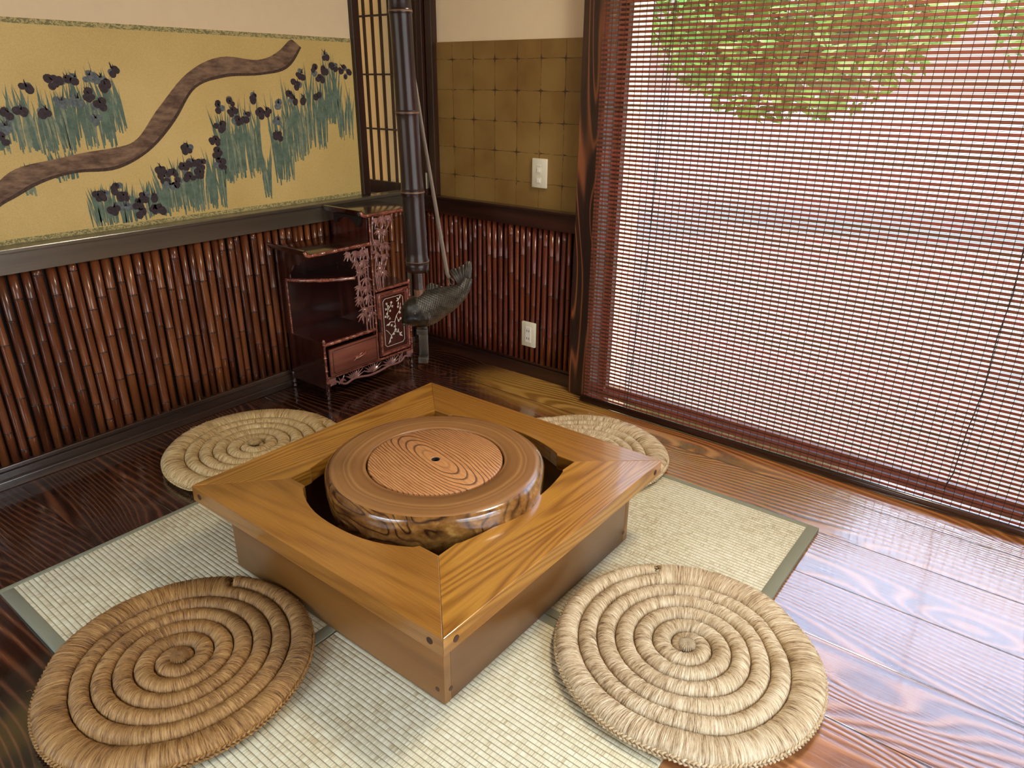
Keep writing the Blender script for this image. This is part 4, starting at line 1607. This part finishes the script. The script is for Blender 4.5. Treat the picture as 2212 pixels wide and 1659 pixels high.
for i in range(len(tips)):
    tf.tube([HP(bs[i][0], bs[i][1], 0), HP((bs[i][0] + tips[i][0]) / 2, (bs[i][1] + tips[i][1]) / 2 + .001, 0), HP(*tips[i], 0)], [.0028, .0024, .0012], 6)
tf.build('tail_fin', M_iron, fish, smooth=True)
df = MB()
dtips = [(-.0075, .8362), (-.0020, .8420), (.0035, .8442), (.011, .8420), (.020, .8390), (.033, .8350)]
dbase = [(-.0115, .8170), (-.004, .8200), (.003, .8230), (.011, .8255), (.021, .8285), (.033, .8310)]
for i in range(len(dtips) - 1):
    a0, a1, c0, c1 = HP(*dbase[i], .0016), HP(*dbase[i + 1], .0016), HP(*dtips[i], .0008), HP(*dtips[i + 1], .0008)
    a2, a3, c2, c3 = HP(*dbase[i], -.0016), HP(*dbase[i + 1], -.0016), HP(*dtips[i], -.0008), HP(*dtips[i + 1], -.0008)
    df.add([a0, a1, c0, c1, a2, a3, c2, c3], [(0, 1, 3, 2), (4, 6, 7, 5), (2, 3, 7, 6), (0, 2, 6, 4), (1, 5, 7, 3)])
for i in range(len(dtips)):
    df.tube([HP(*dbase[i], 0), HP(*dtips[i], 0)], [.0020, .0010], 6)
df.build('dorsal_fin', M_iron, fish, smooth=True)
for s2 in (1, -1):
    e_ = MB()
    ec = HP(-.0372, .7725, s2 * -.0235)
    e_.blob(ec, (.0046, .0046, .0046), 10)
    e_.tube([HP(-.0372 + .0062 * cos(t * pi / 8), .7725 + .0062 * sin(t * pi / 8), s2 * -.0225) for t in range(17)], .0008, 6)
    e_.build('eye', M_iron, fish, smooth=True)
    pf = MB()
    for k_ in range(7):
        a = radians(-62 + k_ * 9)
        pf.tube([HP(.004, .776, s2 * -.0265), HP(.004 + .020 * cos(a) * -.6 + .002, .776 + .020 * sin(a), s2 * -.029), HP(.004 - .034 * cos(a) * .7, .776 + .034 * sin(a), s2 * -.024)], [.0022, .0020, .0008], 5)
    pf.build('pectoral_fin', M_iron, fish, smooth=True)
# mouth line
mo = MB()
for s2 in (1, -1):
    mo.tube([HP(-.0738, .7395, s2 * -.0020), HP(-.0695, .7370, s2 * -.0105), HP(-.062, .7375, s2 * -.0175), HP(-.054, .7405, s2 * -.0215)], [.0016, .0018, .0016, .0006], 6)
mo.build('mouth', M_slot, fish, smooth=True)
# ring, cord
rg = MB()
rc = (.0540, .8480)
rg.tube([HP(rc[0] + .0052 * cos(t * pi / 8) + .0028 * sin(t * pi / 8) * -1, rc[1] + .0095 * sin(t * pi / 8), .001) for t in range(17)], .0016, 8)
rg.build('ring', M_iron, hk, smooth=True)
cd = MB().tube([HP(.0495, .8575, .001), HP(.0445, .868, .001), HP(-.004, 1.19, .020), HP(-.040, 1.46, .029)], [.0050, .0052, .0046, .0042], 8, squash=.4, upv=tuple(A_))
cd.build('hanging_strap', M_cord, hk, smooth=True)
# hook plate
RM = Matrix.Rotation(atan2(A_.y, A_.x), 4, 'Z')
hb = MB()


def hbox(s0, s1, z0, z1, t0, t1, bev=.001):
    hb.box(s0, s1, t0, t1, z0, z1, 0, bev, RM)


hb.tube([HP(-.0165, .745), HP(-.0165, .722)], .0070, 10)
hbox(-.0370, -.0095, .7105, .7255, -.010, .010)
hbox(-.0325, -.0095, .645, .7110, -.004, .006)
hbox(-.0335, -.0093, .6375, .6535, -.022, .006)
hb.build('hook_plate', M_iron, hk, angle=30)

# ------------------------------------------------------------------ rosewood display cabinet
FX, BXc = -1.185, -1.438
cb = empty('display_cabinet', (-1.31, .80, 0), 'stepped rosewood display cabinet with carved bamboo fretwork in the corner', 'cabinet')
CY0, CYM, CY1 = .535, .838, 1.060


def seg_edge(y0, y1, z, name, x_=FX, r_=.0085, parent=None, nseg=6, mat=None, horn=0):
    """bamboo-shaped moulding running along y"""
    mb = MB()
    pts, rd = [], []
    L_ = y1 - y0
    for i in range(nseg):
        a, b_ = y0 + L_ * i / nseg, y0 + L_ * (i + 1) / nseg
        pts += [(x_, a + .0005, z), (x_, a + .005, z), (x_, b_ - .006, z), (x_, b_ - .003, z), (x_, b_ - .0005, z)]
        rd += [r_ * 1.12, r_ * .92, r_ * .92, r_ * 1.15, r_ * .88]
    mb.tube(pts, rd, 10)
    if horn:
        s_ = horn
        y_ = y0 if s_ < 0 else y1
        mb.tube([(x_, y_ - s_ * .004, z), (x_, y_ + s_ * .014, z + .001), (x_, y_ + s_ * .026, z + .008), (x_, y_ + s_ * .032, z + .021)], [r_ * .95, r_, r_ * 1.05, r_ * .75], 10)
    return mb.build(name, mat or M_cabedge, parent or cb, smooth=True)


# base carcass
def shelf(name, y0, y1, z0, z1, x0=BXc, x1=FX, lip=0):
    mb = MB().box(x0, x1, y0, y1, z0, z1, bev=.0015)
    if lip:
        yy = y0 if lip < 0 else y1
        mb.prism([(yy, z0), (yy + lip * .018, z0 + .004), (yy + lip * .032, z0 + .028), (yy + lip * .024, z0 + .030), (yy + lip * .010, z1 + .002), (yy, z1)], 0, x0, x1)
    return mb.build(name, M_cab, cb, angle=40)


shelf('deck', CY0 + .01, CYM, .246, .264)
seg_edge(CY0 + .008, CYM - .006, .2535, 'deck_moulding', nseg=7)
shelf('bottom_board', CY0 + .01, CY1 - .01, .094, .106)
seg_edge(CY0 + .01, CY1 - .012, .099, 'base_moulding', nseg=10, r_=.0065)
MB().box(BXc, FX, CY0, CY0 + .012, .050, .262).build('side_panel', M_cab, cb)
MB().box(BXc, FX, CY1 - .014, CY1 - .002, .075, .430).build('side_panel', M_cab, cb)
MB().box(BXc, BXc + .010, CY0, CYM, .08, .655).build('back_panel', M_cab, cb)
MB().box(BXc, BXc + .010, CYM, CY1 - .002, .08, .425).build('back_panel', M_cab, cb)
# left rear stile with its bead
MB().box(BXc, BXc + .035, CY0 - .002, CY0 + .010, .262, .640).build('rear_stile', M_cab, cb)
MB().tube([(BXc + .036, CY0 + .006, .265 + .0128 * i) for i in range(30)], [.0034 if i % 5 else .0048 for i in range(30)], 8).build('rear_bead', M_cabedge, cb, smooth=True)
# centre divider panel and slim posts
MB().box(BXc, FX - .014, CYM - .004, CYM + .006, .106, .765).build('divider_panel', M_cabz, cb)


def slim_post(x_, y_, z0, z1, name='slim_post', r_=.0048, finial=False):
    pts, rd = [], []
    nseg = max(3, int((z1 - z0) / .055))
    for i in range(nseg):
        a, b_ = z0 + (z1 - z0) * i / nseg, z0 + (z1 - z0) * (i + 1) / nseg
        pts += [(x_, y_, a + .0005), (x_, y_, a + .005), (x_, y_, b_ - .005), (x_, y_, b_ - .002)]
        rd += [r_ * 1.1, r_ * .85, r_ * .85, r_ * 1.3]
    if finial:
        pts += [(x_, y_, z1 + .004), (x_, y_, z1 + .010), (x_, y_, z1 + .018), (x_, y_, z1 + .022)]
        rd += [r_ * .8, r_ * 1.3, r_ * .9, r_ * .2]
    MB().tube(pts, rd, 8).build(name, M_cabedge, cb, smooth=True)


slim_post(FX + .004, CYM, .104, .762)
slim_post(FX + .004, CY0 + .004, .075, .262, 'corner_post', .0065, True)
slim_post(FX + .004, CY1 - .006, .075, .428, 'corner_post', .0065, True)
# shelves
shelf('shelf', CY0 - .015, CYM - .004, .644, .656, lip=-1)
seg_edge(CY0 - .012, CYM - .006, .6475, 'shelf_moulding', nseg=5, horn=-1)
shelf('top_shelf', CYM - .012, 1.115, .765, .777, lip=-1)
seg_edge(CYM - .010, 1.113, .7685, 'shelf_moulding', nseg=5, horn=-1, r_=.008)
MB().prism([(CYM + .004, .425), (CY1, .425), (CY1, .437), (CYM + .004, .437)], 0, BXc, FX + .002).build('locker_top', M_cab, cb)
seg_edge(CYM + .006, CY1 - .008, .4315, 'shelf_moulding', nseg=4, r_=.0075, x_=FX + .004)
# swept corner shelf
cs = [(-1.428, CY0 + .002), (-1.400, CY0 + .004), (-1.345, .560), (-1.290, .600), (-1.240, .655), (-1.205, .715), (-1.192, .745), (-1.215, .755), (-1.250, .790), (-1.270, CYM - .006), (-1.428, CYM - .006)]
MB().prism(cs, 2, .506, .518).build('corner_shelf', M_cab, cb)
ce = catmull(cs[1:7], 5)
pr = [(a, b_, .512) for a, b_ in ce]
MB().tube(pr, [.0078 if i % 6 else .0095 for i in range(len(pr))], 10).build('corner_shelf_moulding', M_cabedge, cb, smooth=True)
# carved brackets in the open side and inside the upper bay
bkp = [(-1.40, .640), (-1.215, .640), (-1.225, .625), (-1.255, .622), (-1.262, .608), (-1.290, .606), (-1.300, .590), (-1.330, .588), (-1.345, .560), (-1.362, .540), (-1.368, .520), (-1.40, .518)]
MB().prism(bkp, 1, CY0 - .002, CY0 + .008).build('carved_bracket', M_cab, cb)
bk2 = [(-1.40, .763), (-1.215, .763), (-1.225, .735), (-1.240, .715), (-1.250, .728), (-1.275, .738), (-1.300, .752), (-1.340, .750), (-1.370, .738), (-1.385, .720), (-1.40, .72)]
MB().prism(bk2, 1, CYM - .016, CYM - .005).build('carved_bracket', M_brack, cb)
# drawer, slightly open
dw = MB()
dw.box(-1.42, FX + .005, .558, CYM - .010, .112, .230, 1).box(FX + .005, FX + .016, .556, CYM - .008, .110, .232, 0, .0015)
dwo = dw.build('drawer', [M_draw, M_cab], cb, angle=40)
fr = MB()
dpoly = [(.578, .118), (CYM - .018, .118), (CYM - .018, .224), (.578, .224), (.570, .216), (.570, .126)]
for i in range(len(dpoly)):
    a, b_ = dpoly[i], dpoly[(i + 1) % len(dpoly)]
    fr.tube([(FX + .0165, a[0], a[1]), (FX + .0165, b_[0], b_[1])], .0013, 5)
fr.build('inlay_line', M_node, dwo)
# handle: two leaves and a knotted branch
hn = MB()


def leaf(mb, x_, y_, z_, ang, L_, w_, th=.004, mi=0, tilt=0.0):
    """a bamboo leaf lying in the plane x = const"""
    ca, sa = cos(ang), sin(ang)
    prof_ = [(0, 0), (.22, .62), (.42, 1.0), (.7, .62), (1, 0)]
    up_, dn, c_ = [], [], []
    for t, q in prof_:
        px, py = y_ + ca * L_ * t, z_ + sin(ang) * L_ * t
        ox, oy = -sa * w_ * q / 2, ca * w_ * q / 2
        bx = x_ + tilt * t * L_
        up_.append((bx, px + ox, py + oy))
        dn.append((bx, px - ox, py - oy))
        c_.append((bx + th, px, py))
    vs_ = []
    for a, b_, c2 in zip(up_, dn, c_):
        vs_ += [a, c2, b_, (a[0] - th * .5, (a[1] + b_[1]) / 2, (a[2] + b_[2]) / 2)]
    fs_ = []
    for i in range(len(prof_) - 1):
        o_ = i * 4
        for j in range(4):
            j2 = (j + 1) % 4
            fs_.append((o_ + j, o_ + j2, o_ + 4 + j2, o_ + 4 + j))
    mb.add(vs_, fs_, mi)


hy, hz = .711, .165
leaf(hn, FX + .018, hy + .012, hz - .002, radians(175), .036, .012)
leaf(hn, FX + .020, hy + .004, hz + .002, radians(205), .040, .014)
leaf(hn, FX + .018, hy, hz, radians(20), .040, .014)
hn.tube([(FX + .017, hy - .022, hz - .016), (FX + .026, hy - .004, hz - .004), (FX + .028, hy + .016, hz), (FX + .024, hy + .036, hz + .006), (FX + .018, hy + .046, hz + .002)], [.003, .0042, .0055, .0065, .004], 8)
hn.build('leaf_handle', M_cabedge, dwo, smooth=True)
# locker door
dY0, dY1, dZ0, dZ1 = .853, 1.045, .112, .416
dr2 = MB()
dr2.box(FX - .006, FX + .004, dY0, dY1, dZ0, dZ1, bev=.001)
dro = dr2.build('locker_door', M_draw, cb, angle=40)
fm2 = MB()
for (a, b_) in (((dY0 + .008, dZ0 + .008), (dY1 - .008, dZ0 + .008)), ((dY0 + .008, dZ1 - .008), (dY1 - .008, dZ1 - .008)), ((dY0 + .008, dZ0 + .008), (dY0 + .008, dZ1 - .008)), ((dY1 - .008, dZ0 + .008), (dY1 - .008, dZ1 - .008))):
    pts, rd = [], []
    for t in range(25):
        f_ = t / 24
        pts.append((FX + .008, a[0] + (b_[0] - a[0]) * f_, a[1] + (b_[1] - a[1]) * f_))
        rd.append(.0078 if t % 8 == 4 else .0060)
    fm2.tube(pts, rd, 8)
fm2.build('door_moulding', M_cabedge, dro, smooth=True)
MB().box(FX + .003, FX + .006, dY0 + .022, dY1 - .022, dZ0 + .022, dZ1 - .022).build('door_field', M_cabz, dro)
ip = MB()
iy0, iy1, iz0, iz1, ch_ = .884, 1.008, .152, .384, .012
pp = [(iy0 + ch_, iz0), (iy1 - ch_, iz0), (iy1, iz0 + ch_), (iy1, iz1 - ch_), (iy1 - ch_, iz1), (iy0 + ch_, iz1), (iy0, iz1 - ch_), (iy0, iz0 + ch_)]
for i in range(8):
    a, b_ = pp[i], pp[(i + 1) % 8]
    ip.tube([(FX + .0062, a[0], a[1]), (FX + .0062, b_[0], b_[1])], .0012, 5)
ip.build('pearl_border', M_pearl, dro)
ii = MB()
rn = random.Random(8)


def twig(pts_, r_=.0014):
    ii.tube([(FX + .0065, a, b_) for a, b_ in pts_], r_, 5)


def flower(y_, z_, r_=.006):
    for k_ in range(5):
        a = k_ * 2 * pi / 5 + rn.random()
        cy_, cz2 = y_ + cos(a) * r_ * .6, z_ + sin(a) * r_ * .6
        ii.prism([(cy_ + cos(t * pi / 3) * r_ * .42, cz2 + sin(t * pi / 3) * r_ * .42) for t in range(6)], 0, FX + .0060, FX + .0072)


twig([(.905, .165), (.925, .200), (.945, .215), (.955, .240), (.950, .262), (.962, .290), (.985, .310), (.993, .345)])
twig([(.945, .215), (.975, .205), (.995, .180)])
twig([(.925, .200), (.905, .225), (.893, .235)])
twig([(.950, .262), (.925, .268), (.905, .255)])
twig([(.962, .290), (.972, .262), (.985, .265)])
twig([(.905, .290), (.912, .330), (.908, .365)])
twig([(.912, .330), (.930, .345), (.938, .362)])
for q in ((.905, .360), (.900, .335), (.915, .345), (.935, .360), (.940, .340), (.925, .322), (.905, .312), (.912, .298), (.895, .300), (.920, .285), (.930, .250), (.948, .240), (.955, .222), (.940, .205), (.925, .190), (.915, .175), (.975, .262), (.988, .270), (.985, .300), (.990, .320), (.975, .330)):
    flower(*q)
for (y_, z_, a) in ((.985, .365, 200), (.985, .365, 150), (.985, .365, 60), (.980, .355, 260), (.975, .195, 20), (.975, .195, -40), (.965, .205, 70), (.915, .262, 200), (.920, .268, 240)):
    aa = radians(a)
    l_ = .020
    ii.prism([(y_, z_), (y_ + cos(aa + .35) * l_ * .5, z_ + sin(aa + .35) * l_ * .5), (y_ + cos(aa) * l_, z_ + sin(aa) * l_), (y_ + cos(aa - .35) * l_ * .5, z_ + sin(aa - .35) * l_ * .5)], 0, FX + .0060, FX + .0072)
ii.build('pearl_flowers', M_pearl, dro)
MB().box(FX + .004, FX + .015, dY0 - .004, dY0 + .007, .235, .300, bev=.003).build('door_lock', M_node, dro)

# fretwork: carved bamboo stalks and leaves


def stalk(mb, pts_, r_=.0034):
    P = catmull(pts_, 8)
    rd = [r_ * (1.45 if i % 9 == 4 else 1.0) for i in range(len(P))]
    mb.tube([(FX + .002, a, b_) for a, b_ in P], rd, 7)


def fret(name, stalks, clusters, seed, ll=(.032, .052)):
    rn_ = random.Random(seed)
    mb = MB()
    for s_ in stalks:
        stalk(mb, s_)
    for (y_, z_, n2, a0, a1) in clusters:
        n2 = int(n2 * 1.5)
        for k_ in range(n2):
            a = radians(a0 + (a1 - a0) * (k_ + .5) / n2 + rn_.uniform(-8, 8))
            leaf(mb, FX + .003 + .0015 * (k_ % 3), y_, z_, a, rn_.uniform(*ll), rn_.uniform(.010, .0135), .0040, 0, rn_.uniform(-.05, .1))
    mb.build(name, M_carve, cb, angle=35)


fret('bamboo_fretwork',
     [[(.786, .262), (.783, .34), (.768, .42), (.760, .50), (.748, .56), (.720, .61), (.700, .636)],
      [(.806, .262), (.803, .36), (.800, .46), (.795, .55), (.790, .64)],
      [(.822, .262), (.822, .40), (.812, .50), (.815, .60), (.800, .64)],
      [(.795, .30), (.770, .36), (.745, .42), (.757, .48), (.752, .54)]],
     [(.715, .632, 4, 190, 285), (.750, .632, 5, 200, 330), (.785, .634, 5, 210, 330), (.815, .632, 3, 210, 290), (.755, .588, 5, 160, 300), (.790, .585, 5, 190, 340), (.775, .545, 6, 150, 380),
      (.795, .505, 4, 200, 340), (.760, .475, 5, 180, 330), (.795, .468, 5, 200, 350), (.760, .425, 5, 170, 320), (.800, .425, 4, 210, 340), (.790, .370, 6, 180, 360), (.768, .350, 4, 200, 320), (.812, .345, 4, 220, 330)], 31)
fret('bamboo_fretwork',
     [[(.862, .436), (.856, .52), (.866, .60), (.852, .68), (.860, .762)],
      [(.882, .436), (.880, .50), (.900, .58), (.890, .66), (.915, .72), (.920, .762)],
      [(.896, .436), (.900, .50), (.928, .57), (.925, .62), (.915, .67), (.945, .71), (.975, .762)],
      [(.872, .436), (.868, .50), (.885, .56)]],
     [(.878, .755, 5, 200, 330), (.915, .757, 6, 200, 340), (.955, .757, 5, 190, 320), (.895, .705, 6, 170, 350), (.920, .700, 4, 220, 340), (.872, .660, 5, 190, 340), (.905, .640, 6, 160, 360), (.930, .635, 3, 220, 320), (.875, .605, 4, 150, 300), (.915, .590, 6, 180, 360), (.890, .545, 6, 170, 360), (.870, .520, 3, 220, 320), (.905, .520, 4, 200, 330)], 32, (.028, .044))
# apron and feet
ap = MB()
apt = catmull([(.541, .062), (.560, .066), (.580, .076), (.610, .060), (.640, .047), (.680, .056), (.720, .054), (.780, .044), (.840, .046), (.900, .054), (.950, .052), (.985, .056), (1.005, .072), (1.03, .066), (1.055, .060)], 4)
ap.tube([(FX + .002, a, b_) for a, b_ in apt], [.0052] * len(apt), 8)
ap.box(FX - .004, FX + .006, CY0, .585, .062, .094, 0, .002)
ap.box(FX - .004, FX + .006, 1.02, CY1, .062, .094, 0, .002)
rn = random.Random(3)
for (y_, sp0, sp1) in ((.690, 150, 20), (.800, 160, 15), (.915, 165, 20)):
    for k_ in range(9):
        a = radians(sp0 + (sp1 - sp0) * k_ / 8)
        ln = min(.066, .040 / max(.28, abs(sin(a))))
        leaf(ap, FX + .001, y_, .053, a, ln, .010, .0035)
for (y_, a) in ((.620, 70), (.620, 120), (.60, 40), (.645, 140), (.985, 80), (.985, 120), (.965, 60), (1.0, 140)):
    leaf(ap, FX + .001, y_, .056, radians(a), .040, .010, .0035)
ap.build('carved_apron', M_carve, cb, angle=35)
for (x_, y_) in ((FX, CY0 + .006), (FX, CY1 - .008), (BXc + .012, CY0 + .006), (BXc + .012, CY1 - .008)):
    MB().lathe([(.0005, .0005), (.009, .0008), (.011, .008), (.006, .016), (.010, .022), (.012, .030), (.007, .038), (.011, .046), (.012, .078)], 14, 0, (x_, y_)).build('turned_foot', M_cab, cb, smooth=True)
